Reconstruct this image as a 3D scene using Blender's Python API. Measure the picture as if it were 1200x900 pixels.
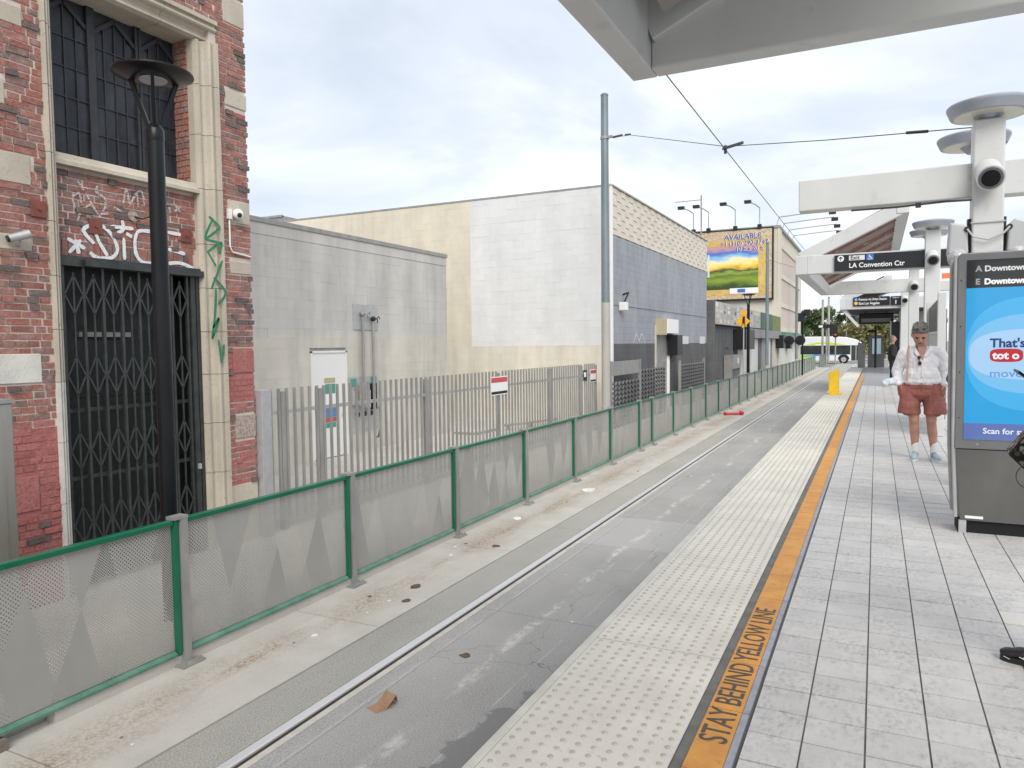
import bpy, math, random
from mathutils import Vector, Matrix, noise
random.seed(11)
R = math.radians
sc = bpy.context.scene
for o in list(bpy.data.objects): bpy.data.objects.remove(o)
COL = sc.collection

# ------------------------------------------------------------------ camera, sky, sun, exposure
YAW, PITCH, ROLL = R(26.29), R(3.02), R(0.70)
fw = Vector((-math.sin(YAW)*math.cos(PITCH), math.cos(YAW)*math.cos(PITCH), -math.sin(PITCH)))
rt = Vector((math.cos(YAW), math.sin(YAW), 0)); dn = fw.cross(rt)
rt2 = rt*math.cos(ROLL)+dn*math.sin(ROLL); dn2 = -rt*math.sin(ROLL)+dn*math.cos(ROLL)
cd = bpy.data.cameras.new('camera'); cd.sensor_width = 36; cd.lens = 25.95
cd.clip_start = 0.05; cd.clip_end = 3000
cam = bpy.data.objects.new('camera', cd); COL.objects.link(cam); sc.camera = cam
cam.matrix_world = Matrix(((rt2.x, -dn2.x, -fw.x, 0), (rt2.y, -dn2.y, -fw.y, 0), (rt2.z, -dn2.z, -fw.z, 1.5), (0, 0, 0, 1)))

SUN = Vector((0.42, -0.62, 0.66)).normalized()
w = bpy.data.worlds.new('World'); sc.world = w; w.use_nodes = True
nt = w.node_tree; nt.nodes.clear(); N = nt.nodes.new; L = nt.links.new
out = N('ShaderNodeOutputWorld'); mix = N('ShaderNodeMixShader'); L(mix.outputs[0], out.inputs[0])
sky = N('ShaderNodeTexSky'); sky.sky_type = 'NISHITA'; sky.sun_disc = False
sky.sun_elevation = math.asin(SUN.z); sky.sun_rotation = math.atan2(SUN.x, SUN.y)
b1 = N('ShaderNodeBackground'); b1.inputs[1].default_value = 0.12; L(sky.outputs[0], b1.inputs[0])
tc = N('ShaderNodeTexCoord'); sp = N('ShaderNodeSeparateXYZ'); L(tc.outputs['Generated'], sp.inputs[0])
def mth(op, a, b=None, clamp=False, tree=None):
    n = (tree or nt).nodes.new('ShaderNodeMath'); n.operation = op; n.use_clamp = clamp
    for i, v in enumerate((a, b)):
        if v is None: continue
        if isinstance(v, (int, float)): n.inputs[i].default_value = v
        else: (tree or nt).links.new(v, n.inputs[i])
    return n.outputs[0]
zz = mth('ADD', mth('MAXIMUM', sp.outputs[2], 0.0), 0.22)
cx = N('ShaderNodeCombineXYZ'); L(mth('DIVIDE', sp.outputs[0], zz), cx.inputs[0]); L(mth('DIVIDE', sp.outputs[1], zz), cx.inputs[1])
n1 = N('ShaderNodeTexNoise'); n1.inputs['Scale'].default_value = 1.15; n1.inputs['Detail'].default_value = 7; n1.inputs['Roughness'].default_value = .55; n1.inputs['Distortion'].default_value = .35
L(cx.outputs[0], n1.inputs['Vector'])
rp = N('ShaderNodeValToRGB'); L(n1.outputs[0], rp.inputs[0])
e = rp.color_ramp.elements
e[0].position = .34; e[0].color = (.58, .635, .72, 1); e[1].position = .64; e[1].color = (.97, .97, .98, 1)
k = e.new(.46); k.color = (.68, .73, .81, 1); k = e.new(.56); k.color = (.83, .86, .91, 1)
b2 = N('ShaderNodeBackground'); b2.inputs[1].default_value = 0.66; L(rp.outputs[0], b2.inputs[0])
mix.inputs[0].default_value = .92; L(b1.outputs[0], mix.inputs[1]); L(b2.outputs[0], mix.inputs[2])

sd = bpy.data.lights.new('sun', 'SUN'); sd.energy = 1.5; sd.angle = R(40); sd.color = (1, .94, .86)
sun = bpy.data.objects.new('sun', sd); COL.objects.link(sun); sun.rotation_euler = SUN.to_track_quat('Z', 'Y').to_euler(); sun.location = (0, -5, 30)
sc.render.engine = 'CYCLES'
sc.view_settings.view_transform = 'Standard'; sc.view_settings.look = 'None'
sc.view_settings.gamma = 1; sc.view_settings.exposure = 0.95
sc.cycles.max_bounces = 6; sc.cycles.transparent_max_bounces = 24

# ------------------------------------------------------------------ materials
def mat_base(name):
    m = bpy.data.materials.new(name); m.use_nodes = True
    t = m.node_tree; b = t.nodes['Principled BSDF']
    return m, t, b
def lk(t, a, b): t.links.new(a, b)
def pos(t, scale=(1, 1, 1)):
    g = t.nodes.new('ShaderNodeNewGeometry'); mp = t.nodes.new('ShaderNodeMapping'); mp.inputs['Scale'].default_value = scale
    lk(t, g.outputs['Position'], mp.inputs['Vector']); return mp.outputs[0]
def nz(t, vec, s, d=6, rough=.6):
    n = t.nodes.new('ShaderNodeTexNoise'); n.inputs['Scale'].default_value = s; n.inputs['Detail'].default_value = d
    n.inputs['Roughness'].default_value = rough; lk(t, vec, n.inputs['Vector']); return n.outputs[0]
def ramp(t, fac, stops):
    r = t.nodes.new('ShaderNodeValToRGB'); lk(t, fac, r.inputs[0]); el = r.color_ramp.elements
    for i, (p, c) in enumerate(stops):
        x = el[i] if i < 2 else el.new(p)
        x.position = p; x.color = (*c, 1) if len(c) == 3 else c
    return r.outputs[0]
def mixc(t, fac, a, b, mode='MIX'):
    n = t.nodes.new('ShaderNodeMix'); n.data_type = 'RGBA'; n.blend_type = mode
    for i, v in ((0, fac), (6, a), (7, b)):
        if isinstance(v, (int, float)): n.inputs[i].default_value = v
        elif isinstance(v, tuple): n.inputs[i].default_value = (*v, 1)
        else: lk(t, v, n.inputs[i])
    return n.outputs[2]
def bumpn(t, b, h, strength, dist=.01):
    n = t.nodes.new('ShaderNodeBump'); n.inputs['Strength'].default_value = strength; n.inputs['Distance'].default_value = dist
    lk(t, h, n.inputs['Height']); lk(t, n.outputs[0], b.inputs['Normal'])
def M(name, c, c2=None, s=3, rough=.6, metal=0, bump=0, bs=80, stretch=(1, 1, 1), rnd=0, lo=.35, hi=.65, spot=None, spots=25, spec=.5, bd=.01):
    m, t, b = mat_base(name)
    b.inputs['Roughness'].default_value = rough; b.inputs['Metallic'].default_value = metal; b.inputs['Specular IOR Level'].default_value = spec
    if c2 is None and not rnd and not spot:
        b.inputs['Base Color'].default_value = (*c, 1)
        if not bump: return m
    c2 = c2 or c
    v = pos(t, stretch)
    col = ramp(t, nz(t, v, s), [(lo, c), (hi, c2)])
    if spot:
        f = ramp(t, nz(t, pos(t), spots, 3), [(.60, (0, 0, 0)), (.72, (1, 1, 1))])
        col = mixc(t, f, col, spot)
    if rnd:
        oi = t.nodes.new('ShaderNodeObjectInfo'); at = t.nodes.new('ShaderNodeAttribute'); at.attribute_name = 'rnd'
        r = mth('FRACT', mth('ADD', oi.outputs['Random'], at.outputs['Fac'], tree=t), tree=t)
        h = t.nodes.new('ShaderNodeHueSaturation'); lk(t, col, h.inputs['Color'])
        lk(t, mth('ADD', mth('MULTIPLY', r, rnd, tree=t), 1-rnd/2, tree=t), h.inputs['Value']); col = h.outputs[0]
    lk(t, col, b.inputs['Base Color'])
    if bump: bumpn(t, b, nz(t, pos(t), bs, 4), bump, bd)
    return m
def EM(name, c, s=1.0):
    m, t, b = mat_base(name); b.inputs['Base Color'].default_value = (.02, .02, .02, 1); b.inputs['Roughness'].default_value = .06
    b.inputs['Emission Color'].default_value = (*c, 1); b.inputs['Emission Strength'].default_value = s*.56; return m

def brick_mat(name, cols, pale, rough=.85):
    m, t, b = mat_base(name); b.inputs['Roughness'].default_value = rough
    oi = t.nodes.new('ShaderNodeObjectInfo'); at = t.nodes.new('ShaderNodeAttribute'); at.attribute_name = 'rnd'
    r = mth('FRACT', mth('ADD', oi.outputs['Random'], at.outputs['Fac'], tree=t), tree=t)
    col = ramp(t, r, [(i/(len(cols)-1), c) for i, c in enumerate(cols)])
    f = ramp(t, nz(t, pos(t), 9, 5), [(.50, (0, 0, 0)), (.75, (.55, .55, .55))])
    col = mixc(t, f, col, pale)
    f2 = ramp(t, nz(t, pos(t), 34, 4), [(.35, (.72, .72, .72)), (.6, (1.05, 1.05, 1.05))])
    col = mixc(t, 1.0, col, f2, 'MULTIPLY')
    lk(t, col, b.inputs['Base Color']); bumpn(t, b, nz(t, pos(t), 70, 5), .6, .012)
    return m
MT = {}
def tile_mat():
    m, t, b = mat_base('platform_tile'); b.inputs['Roughness'].default_value = .5
    col = ramp(t, nz(t, pos(t), 7, 6), [(.3, (.60, .588, .565)), (.7, (.515, .505, .485))])
    f = ramp(t, nz(t, pos(t, (1.8, 1, 1)), 22, 7, .75), [(.46, (0, 0, 0)), (.66, (.85, .85, .85))])
    f = mixc(t, 1.0, f, ramp(t, nz(t, pos(t), 4, 4), [(.36, (0, 0, 0)), (.60, (1, 1, 1))]), 'MULTIPLY')
    col = mixc(t, f, col, (.30, .295, .285))
    f = ramp(t, nz(t, pos(t), 90, 3), [(.64, (0, 0, 0)), (.74, (.6, .6, .6))]); col = mixc(t, f, col, (.30, .30, .29))
    f = ramp(t, nz(t, pos(t), 60, 3), [(.66, (0, 0, 0)), (.74, (.6, .6, .6))]); col = mixc(t, f, col, (.60, .60, .60))
    oi = t.nodes.new('ShaderNodeObjectInfo'); at = t.nodes.new('ShaderNodeAttribute'); at.attribute_name = 'rnd'
    r = mth('FRACT', mth('ADD', oi.outputs['Random'], at.outputs['Fac'], tree=t), tree=t)
    h = t.nodes.new('ShaderNodeHueSaturation'); lk(t, col, h.inputs['Color']); lk(t, mth('ADD', mth('MULTIPLY', r, .12, tree=t), .94, tree=t), h.inputs['Value'])
    lk(t, h.outputs[0], b.inputs['Base Color']); bumpn(t, b, nz(t, pos(t), 120, 4), .2); return m
MT['brick'] = brick_mat('brick_red', [(.26, .115, .095), (.34, .13, .10), (.38, .15, .115), (.31, .16, .135), (.20, .135, .12), (.40, .165, .13), (.27, .17, .15)], (.48, .36, .325))
MT['brick_pink'] = brick_mat('brick_painted_red', [(.38, .13, .12), (.44, .16, .15), (.40, .145, .13), (.35, .115, .11)], (.46, .22, .20), .7)
MT['brick_dark'] = brick_mat('brick_clinker', [(.14, .105, .098), (.20, .14, .128), (.11, .088, .085)], (.24, .19, .17))
MT['mortar'] = M('mortar', (.66, .57, .52), (.52, .44, .40), 5, .9, bump=.5, bs=60)
MT['mortar_pink'] = M('mortar_painted', (.40, .15, .14), (.34, .13, .12), 5, .8, bump=.5, bs=50)
MT['stone'] = M('limestone', (.55, .50, .41), (.42, .38, .31), 2.2, .8, bump=.35, bs=45, stretch=(1, 1, .4), spot=(.33, .30, .26), spots=30)
MT['stone_white'] = M('painted_stone', (.66, .65, .60), (.54, .53, .49), 6, .8, bump=.5, bs=60)
MT['stone_rough'] = M('rough_stone', (.50, .42, .37), (.26, .20, .18), 40, .9, bump=.8, bs=60)
MT['iron'] = M('black_iron', (.035, .04, .04), (.06, .066, .065), 8, .42, .3)
MT['lead'] = M('window_bars', (.018, .02, .024), (.03, .033, .04), 8, .55)
MT['darkpaint'] = M('black_green_door', (.010, .014, .013), (.02, .025, .024), 3, .45)
MT['pane'] = M('window_glass_dirty', (.016, .019, .025), (.038, .043, .052), 5, .3, spec=.25, rnd=.7, stretch=(1, 1, .5))
MT['void'] = M('dark_interior', (.008, .008, .009), rough=.9)
MT['rust'] = M('rusty_plate', (.23, .07, .05), (.16, .06, .05), 12, .8)
def spray(name, c, c2, lo, hi):
    m, t, b = mat_base(name); b.inputs['Roughness'].default_value = .6
    lk(t, ramp(t, nz(t, pos(t), 20), [(.35, c), (.65, c2)]), b.inputs['Base Color'])
    f = ramp(t, nz(t, pos(t), 45, 5, .7), [(lo, (0, 0, 0)), (hi, (1, 1, 1))])
    tr = t.nodes.new('ShaderNodeBsdfTransparent'); ms = t.nodes.new('ShaderNodeMixShader'); lk(t, f, ms.inputs[0]); lk(t, b.outputs[0], ms.inputs[1]); lk(t, tr.outputs[0], ms.inputs[2]); lk(t, ms.outputs[0], t.nodes['Material Output'].inputs[0]); return m
MT['spray_white'] = spray('white_spray_paint', (.80, .82, .83), (.68, .70, .71), .56, .70)
MT['spray_faint'] = spray('thin_white_spray', (.62, .60, .60), (.50, .46, .45), .44, .60)
MT['spray_green'] = spray('green_spray_paint', (.02, .16, .075), (.03, .22, .11), .58, .72)
MT['white_plastic'] = M('white_plastic', (.78, .78, .76), rough=.35)
MT['black'] = M('black_plastic', (.012, .012, .013), rough=.4)
MT['galv'] = M('galvanised_steel', (.50, .51, .515), (.42, .43, .435), 9, .45, .35)
MT['galv_dull'] = M('dull_galvanised', (.38, .375, .36), (.29, .285, .275), 5, .55, .35, stretch=(1, 1, .35))
MT['stainless'] = M('stainless', (.50, .48, .43), (.40, .385, .35), 2, .3, .8, stretch=(1, 1, .1))
MT['green'] = M('green_enamel', (.004, .115, .055), (.008, .145, .075), 4, .28)
MT['green_pale'] = M('chalky_green', (.13, .26, .20), (.07, .18, .125), 6, .5)
MT['platform'] = M('platform_concrete', (.40, .395, .38), (.31, .31, .30), 2, .85, bump=.2)
MT['smooth_floor'] = M('smooth_concrete', (.36, .365, .37), (.30, .305, .31), 1.5, .6)
MT['tile'] = tile_mat()
MT['tile_pale'] = M('pale_tile', (.62, .60, .55), (.55, .53, .49), 9, .55)
MT['grout'] = M('grout', (.11, .11, .105), (.16, .16, .155), 6, .9)
MT['tact'] = M('cream_tactile', (.73, .70, .61), (.63, .60, .525), 2.2, .6, rnd=.09, spot=(.55, .52, .46), spots=30)
MT['dome'] = M('worn_domes', (.52, .50, .44), (.41, .39, .34), 14, .6)
MT['edge'] = M('platform_nosing', (.66, .65, .57), (.55, .54, .47), 5, .6)
MT['darkstrip'] = M('dark_rubber_strip', (.115, .115, .105), (.18, .175, .16), 10, .7)
MT['bluegrey'] = M('grey_border_tile', (.36, .38, .42), (.27, .285, .32), 16, .6, rnd=.15)
MT['yellow'] = M('yellow_line_tile', (.70, .33, .055), (.58, .25, .045), 7, .55, rnd=.1, spot=(.40, .20, .07), spots=26)
MT['letter'] = M('black_lettering', (.055, .05, .04), (.09, .08, .06), 30, .6)
MT['rail_top'] = M('polished_rail', (.74, .74, .75), (.62, .62, .63), 3, .32, .25, stretch=(1, .05, 1))
MT['rail_side'] = M('rail_flank', (.16, .135, .105), (.24, .20, .155), 9, .7)
MT['lip'] = M('rail_lip', (.60, .57, .51), (.48, .455, .41), 7, .8)
MT['whitesteel'] = M('white_painted_steel', (.60, .615, .605), (.535, .55, .54), 1.2, .4, stretch=(1, 1, .4), spot=(.50, .505, .49), spots=5)
MT['whitegrey'] = M('pale_grey_paint', (.47, .485, .495), (.42, .435, .445), 2, .4)
MT['lampgrey'] = M('luminaire_grey', (.36, .39, .45), rough=.35, metal=.3)
MT['lens'] = M('frosted_lens', (.74, .72, .62), (.62, .60, .5), 3, .25)
MT['kiosk'] = M('kiosk_steel', (.22, .225, .23), (.17, .175, .18), 1.6, .42, .45, stretch=(1, 1, .4))
MT['kiosk_low'] = M('kiosk_panel', (.15, .15, .14), (.11, .11, .105), 2.0, .45, .3)
MT['sign'] = M('black_sign', (.010, .012, .016), rough=.3)
MT['signwhite'] = M('sign_white', (.82, .82, .82), rough=.5)
MT['signgrey'] = M('sign_lightgrey', (.62, .63, .63), rough=.5)
MT['signblue'] = M('sign_blue', (.03, .16, .48), rough=.5)
MT['ylwbar'] = M('yellow_powdercoat', (.78, .52, .012), (.72, .46, .01), 4, .4)
MT['red'] = M('red_plastic', (.55, .015, .02), rough=.35)
MT['card'] = M('cardboard', (.42, .26, .16), (.34, .20, .12), 12, .85)
MT['paper'] = M('paper_scrap', (.75, .75, .73), (.6, .6, .58), 8, .8)
MT['leaf_litter'] = M('dry_litter', (.16, .10, .06), (.09, .06, .045), 20, .9)
MT['pole_blue'] = M('pole_bluegrey', (.22, .27, .29), (.17, .21, .225), 3, .45, .3, stretch=(1, 1, .3))
MT['pole_beige'] = M('pole_beige_paint', (.44, .43, .39), (.37, .36, .33), 3, .6, stretch=(1, 1, .3))
MT['wire'] = M('cable', (.06, .065, .07), rough=.5)
MT['lampblack'] = M('lamp_black_paint', (.005, .007, .009), (.009, .011, .013), 2, .3, spec=.3)

def concrete_walk():
    m, t, b = mat_base('dirty_concrete'); b.inputs['Roughness'].default_value = .9
    base = ramp(t, nz(t, pos(t), 2.2), [(.3, (.56, .535, .485)), (.7, (.46, .44, .40))])
    g = t.nodes.new('ShaderNodeNewGeometry'); s = t.nodes.new('ShaderNodeSeparateXYZ'); lk(t, g.outputs['Position'], s.inputs[0])
    d = mth('ABSOLUTE', mth('ADD', s.outputs[0], 4.45, tree=t), tree=t)
    band = mth('SUBTRACT', 1.0, mth('DIVIDE', d, .36, tree=t), True, tree=t)
    dirt = mth('MULTIPLY', band, ramp(t, nz(t, pos(t, (1.5, .35, 1)), 1.6, 5), [(.36, (0, 0, 0)), (.56, (1, 1, 1))]), tree=t)
    grit = ramp(t, nz(t, pos(t), 45, 4), [(.42, (.25, .25, .25)), (.6, (1, 1, 1))])
    col = mixc(t, mth('MULTIPLY', dirt, grit, True, tree=t), base, (.30, .215, .14))
    sp_ = ramp(t, nz(t, pos(t), 60, 3), [(.66, (0, 0, 0)), (.72, (.8, .8, .8))])
    col = mixc(t, sp_, col, (.20, .17, .14))
    lk(t, col, b.inputs['Base Color']); bumpn(t, b, nz(t, pos(t), 90, 4), .4)
    return m
MT['walk'] = concrete_walk()
def asphalt(name, c1, c2, speck, streak=True):
    m, t, b = mat_base(name); b.inputs['Roughness'].default_value = .9
    base = ramp(t, nz(t, pos(t, (1, .5, 1)), 1.3), [(.3, c1), (.7, c2)])
    f = ramp(t, nz(t, pos(t), 110, 3, .7), [(.48, (0, 0, 0)), (.66, (.9, .9, .9))])
    col = mixc(t, f, base, speck)
    f = ramp(t, nz(t, pos(t), 75, 3, .7), [(.56, (0, 0, 0)), (.68, (.6, .6, .6))])
    col = mixc(t, f, col, tuple(x*.55 for x in c1))
    g = t.nodes.new('ShaderNodeNewGeometry'); s = t.nodes.new('ShaderNodeSeparateXYZ'); lk(t, g.outputs['Position'], s.inputs[0])
    if streak:
        wob = nz(t, pos(t, (0, .5, 0)), 1.0, 2)
        d = mth('ABSOLUTE', mth('ADD', mth('ADD', s.outputs[0], 2.90, tree=t), mth('MULTIPLY', wob, -.36, tree=t), tree=t), tree=t)
        band = mth('SUBTRACT', 1.0, mth('DIVIDE', d, .075, tree=t), True, tree=t)
        br = ramp(t, nz(t, pos(t, (1, .5, 1)), 4.5, 9, .8), [(.50, (0, 0, 0)), (.60, (1, 1, 1))])
        col = mixc(t, mth('MULTIPLY', mth('MULTIPLY', band, br, tree=t), 1.3, True, tree=t), col, (.58, .57, .54))
        # damp dark stain along the platform foot
        d2 = mth('SUBTRACT', 1.0, mth('DIVIDE', mth('ABSOLUTE', mth('ADD', s.outputs[0], 2.1, tree=t), tree=t), .42, tree=t), True, tree=t)
        y2 = mth('SUBTRACT', 1.0, mth('DIVIDE', mth('ABSOLUTE', mth('SUBTRACT', s.outputs[1], 3.8, tree=t), tree=t), 1.5, tree=t), True, tree=t)
        q = mth('ADD', mth('MULTIPLY', d2, y2, tree=t), mth('MULTIPLY', nz(t, pos(t), 5, 6), .9, tree=t), tree=t)
        for lx in (3.20, 2.36):
            ln = mth('LESS_THAN', mth('ABSOLUTE', mth('ADD', mth('ADD', s.outputs[0], lx, tree=t), mth('MULTIPLY', mth('SUBTRACT', nz(t, pos(t), 3, 5), .5, tree=t), .05, tree=t), tree=t), tree=t), .007, tree=t)
            lb = ramp(t, nz(t, pos(t, (1, .6, 1)), 3.0, 4), [(.45, (0, 0, 0)), (.55, (.8, .8, .8))]); col = mixc(t, mth('MULTIPLY', ln, lb, tree=t), col, (.50, .49, .46))
        vo = t.nodes.new('ShaderNodeTexVoronoi'); vo.feature = 'DISTANCE_TO_EDGE'; vo.inputs['Scale'].default_value = .55
        wv = t.nodes.new('ShaderNodeVectorMath'); wv.operation = 'ADD'; nn_ = t.nodes.new('ShaderNodeTexNoise'); nn_.inputs['Scale'].default_value = 3; nn_.inputs['Detail'].default_value = 5; lk(t, pos(t), nn_.inputs['Vector'])
        lk(t, pos(t), wv.inputs[0]); ms_ = t.nodes.new('ShaderNodeVectorMath'); ms_.operation = 'SCALE'; ms_.inputs['Scale'].default_value = .35; lk(t, nn_.outputs['Color'], ms_.inputs[0]); lk(t, ms_.outputs[0], wv.inputs[1]); lk(t, wv.outputs[0], vo.inputs['Vector'])
        col = mixc(t, mth('MULTIPLY', mth('LESS_THAN', vo.outputs['Distance'], .0014, tree=t), .6, tree=t), col, (.14, .14, .135))
        col = mixc(t, ramp(t, q, [(.76, (0, 0, 0)), (.82, (.7, .7, .7))]), col, (.19, .195, .195))
    lk(t, col, b.inputs['Base Color']); bumpn(t, b, nz(t, pos(t), 120, 3), .5, .008)
    return m
MT['asphalt'] = asphalt('weathered_asphalt', (.28, .276, .262), (.385, .378, .36), (.58, .57, .54))
MT['asphalt_patch'] = asphalt('pale_concrete_patch', (.38, .375, .365), (.43, .425, .41), (.52, .51, .49))
MT['asphalt_side'] = asphalt('coarse_asphalt', (.275, .265, .238), (.375, .362, .325), (.62, .61, .55), False)
MT['street'] = asphalt('street_asphalt', (.20, .20, .195), (.27, .27, .26), (.34, .33, .32), False)
def brickpaint(name, c, c2, pale, bw, bh):
    m, t, b = mat_base(name); b.inputs['Roughness'].default_value = .85
    g = t.nodes.new('ShaderNodeNewGeometry'); s = t.nodes.new('ShaderNodeSeparateXYZ'); lk(t, g.outputs['Position'], s.inputs[0])
    cb = t.nodes.new('ShaderNodeCombineXYZ'); lk(t, s.outputs[1], cb.inputs[0]); lk(t, s.outputs[2], cb.inputs[1])
    bt = t.nodes.new('ShaderNodeTexBrick'); bt.inputs['Scale'].default_value = 1; bt.inputs['Brick Width'].default_value = bw; bt.inputs['Row Height'].default_value = bh; bt.inputs['Mortar Size'].default_value = .008; bt.inputs['Mortar Smooth'].default_value = .3
    bt.inputs['Color1'].default_value = (*c, 1); bt.inputs['Color2'].default_value = (*c2, 1); bt.inputs['Mortar'].default_value = (*[x*.8 for x in c2], 1); lk(t, cb.outputs[0], bt.inputs['Vector'])
    f = ramp(t, nz(t, pos(t, (1, 1, .3)), 1.8, 7, .7), [(.42, (0, 0, 0)), (.7, (.8, .8, .8))]); col = mixc(t, f, bt.outputs[0], pale)
    lk(t, col, b.inputs['Base Color']); bumpn(t, b, bt.outputs['Fac'], -.4, .01); return m
MT['pave'] = M('sidewalk_concrete', (.56, .53, .48), (.47, .45, .41), 1.1, .9, bump=.2)

def perforated():
    m, t, b = mat_base('perforated_steel'); b.inputs['Roughness'].default_value = .55; b.inputs['Metallic'].default_value = .15
    g = t.nodes.new('ShaderNodeNewGeometry'); s = t.nodes.new('ShaderNodeSeparateXYZ'); lk(t, g.outputs['Position'], s.inputs[0])
    y, z = s.outputs[1], s.outputs[2]
    def par(op, *a): return mth(op, *a, tree=t)
    a = par('FLOOR', par('DIVIDE', par('ADD', y, par('MULTIPLY', z, .24)), .31)); c = par('FLOOR', par('DIVIDE', par('SUBTRACT', y, par('MULTIPLY', z, .42)), .47))
    wn = t.nodes.new('ShaderNodeTexWhiteNoise'); wn.noise_dimensions = '2D'; cb = t.nodes.new('ShaderNodeCombineXYZ'); lk(t, a, cb.inputs[0]); lk(t, c, cb.inputs[1]); lk(t, cb.outputs[0], wn.inputs[0])
    kind = wn.outputs[0]
    def dots(p, r):
        yy = par('DIVIDE', y, p); zz_ = par('DIVIDE', z, p*.5)
        row = par('FLOOR', zz_); off = par('MULTIPLY', par('FRACT', par('MULTIPLY', row, .5)), 1.0)
        u = par('SUBTRACT', par('FRACT', par('ADD', yy, off)), .5); v = par('MULTIPLY', par('SUBTRACT', par('FRACT', zz_), .5), .5)
        return par('LESS_THAN', par('SQRT', par('ADD', par('MULTIPLY', u, u), par('MULTIPLY', v, v))), r)
    d1, d2 = dots(.021, .225), dots(.030, .17)
    k1 = par('GREATER_THAN', kind, .62); k2 = par('MULTIPLY', par('GREATER_THAN', kind, .28), par('SUBTRACT', 1.0, k1))
    hole = par('ADD', par('MULTIPLY', d1, k1), par('MULTIPLY', d2, k2), True)
    col = ramp(t, nz(t, pos(t, (1, 1, .45)), 3.2), [(.3, (.41, .40, .37)), (.7, (.34, .335, .31))])
    col = mixc(t, par('MULTIPLY', par('LESS_THAN', kind, .28), .35), col, (.30, .295, .275))
    col = mixc(t, ramp(t, nz(t, pos(t), 22, 5), [(.68, (0, 0, 0)), (.76, (.5, .5, .5))]), col, (.16, .15, .14))
    lk(t, col, b.inputs['Base Color'])
    tr = t.nodes.new('ShaderNodeBsdfTransparent'); ms = t.nodes.new('ShaderNodeMixShader'); lk(t, hole, ms.inputs[0])
    lk(t, b.outputs[0], ms.inputs[1]); lk(t, tr.outputs[0], ms.inputs[2]); lk(t, ms.outputs[0], t.nodes['Material Output'].inputs[0])
    return m
MT['perf'] = perforated()

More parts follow.
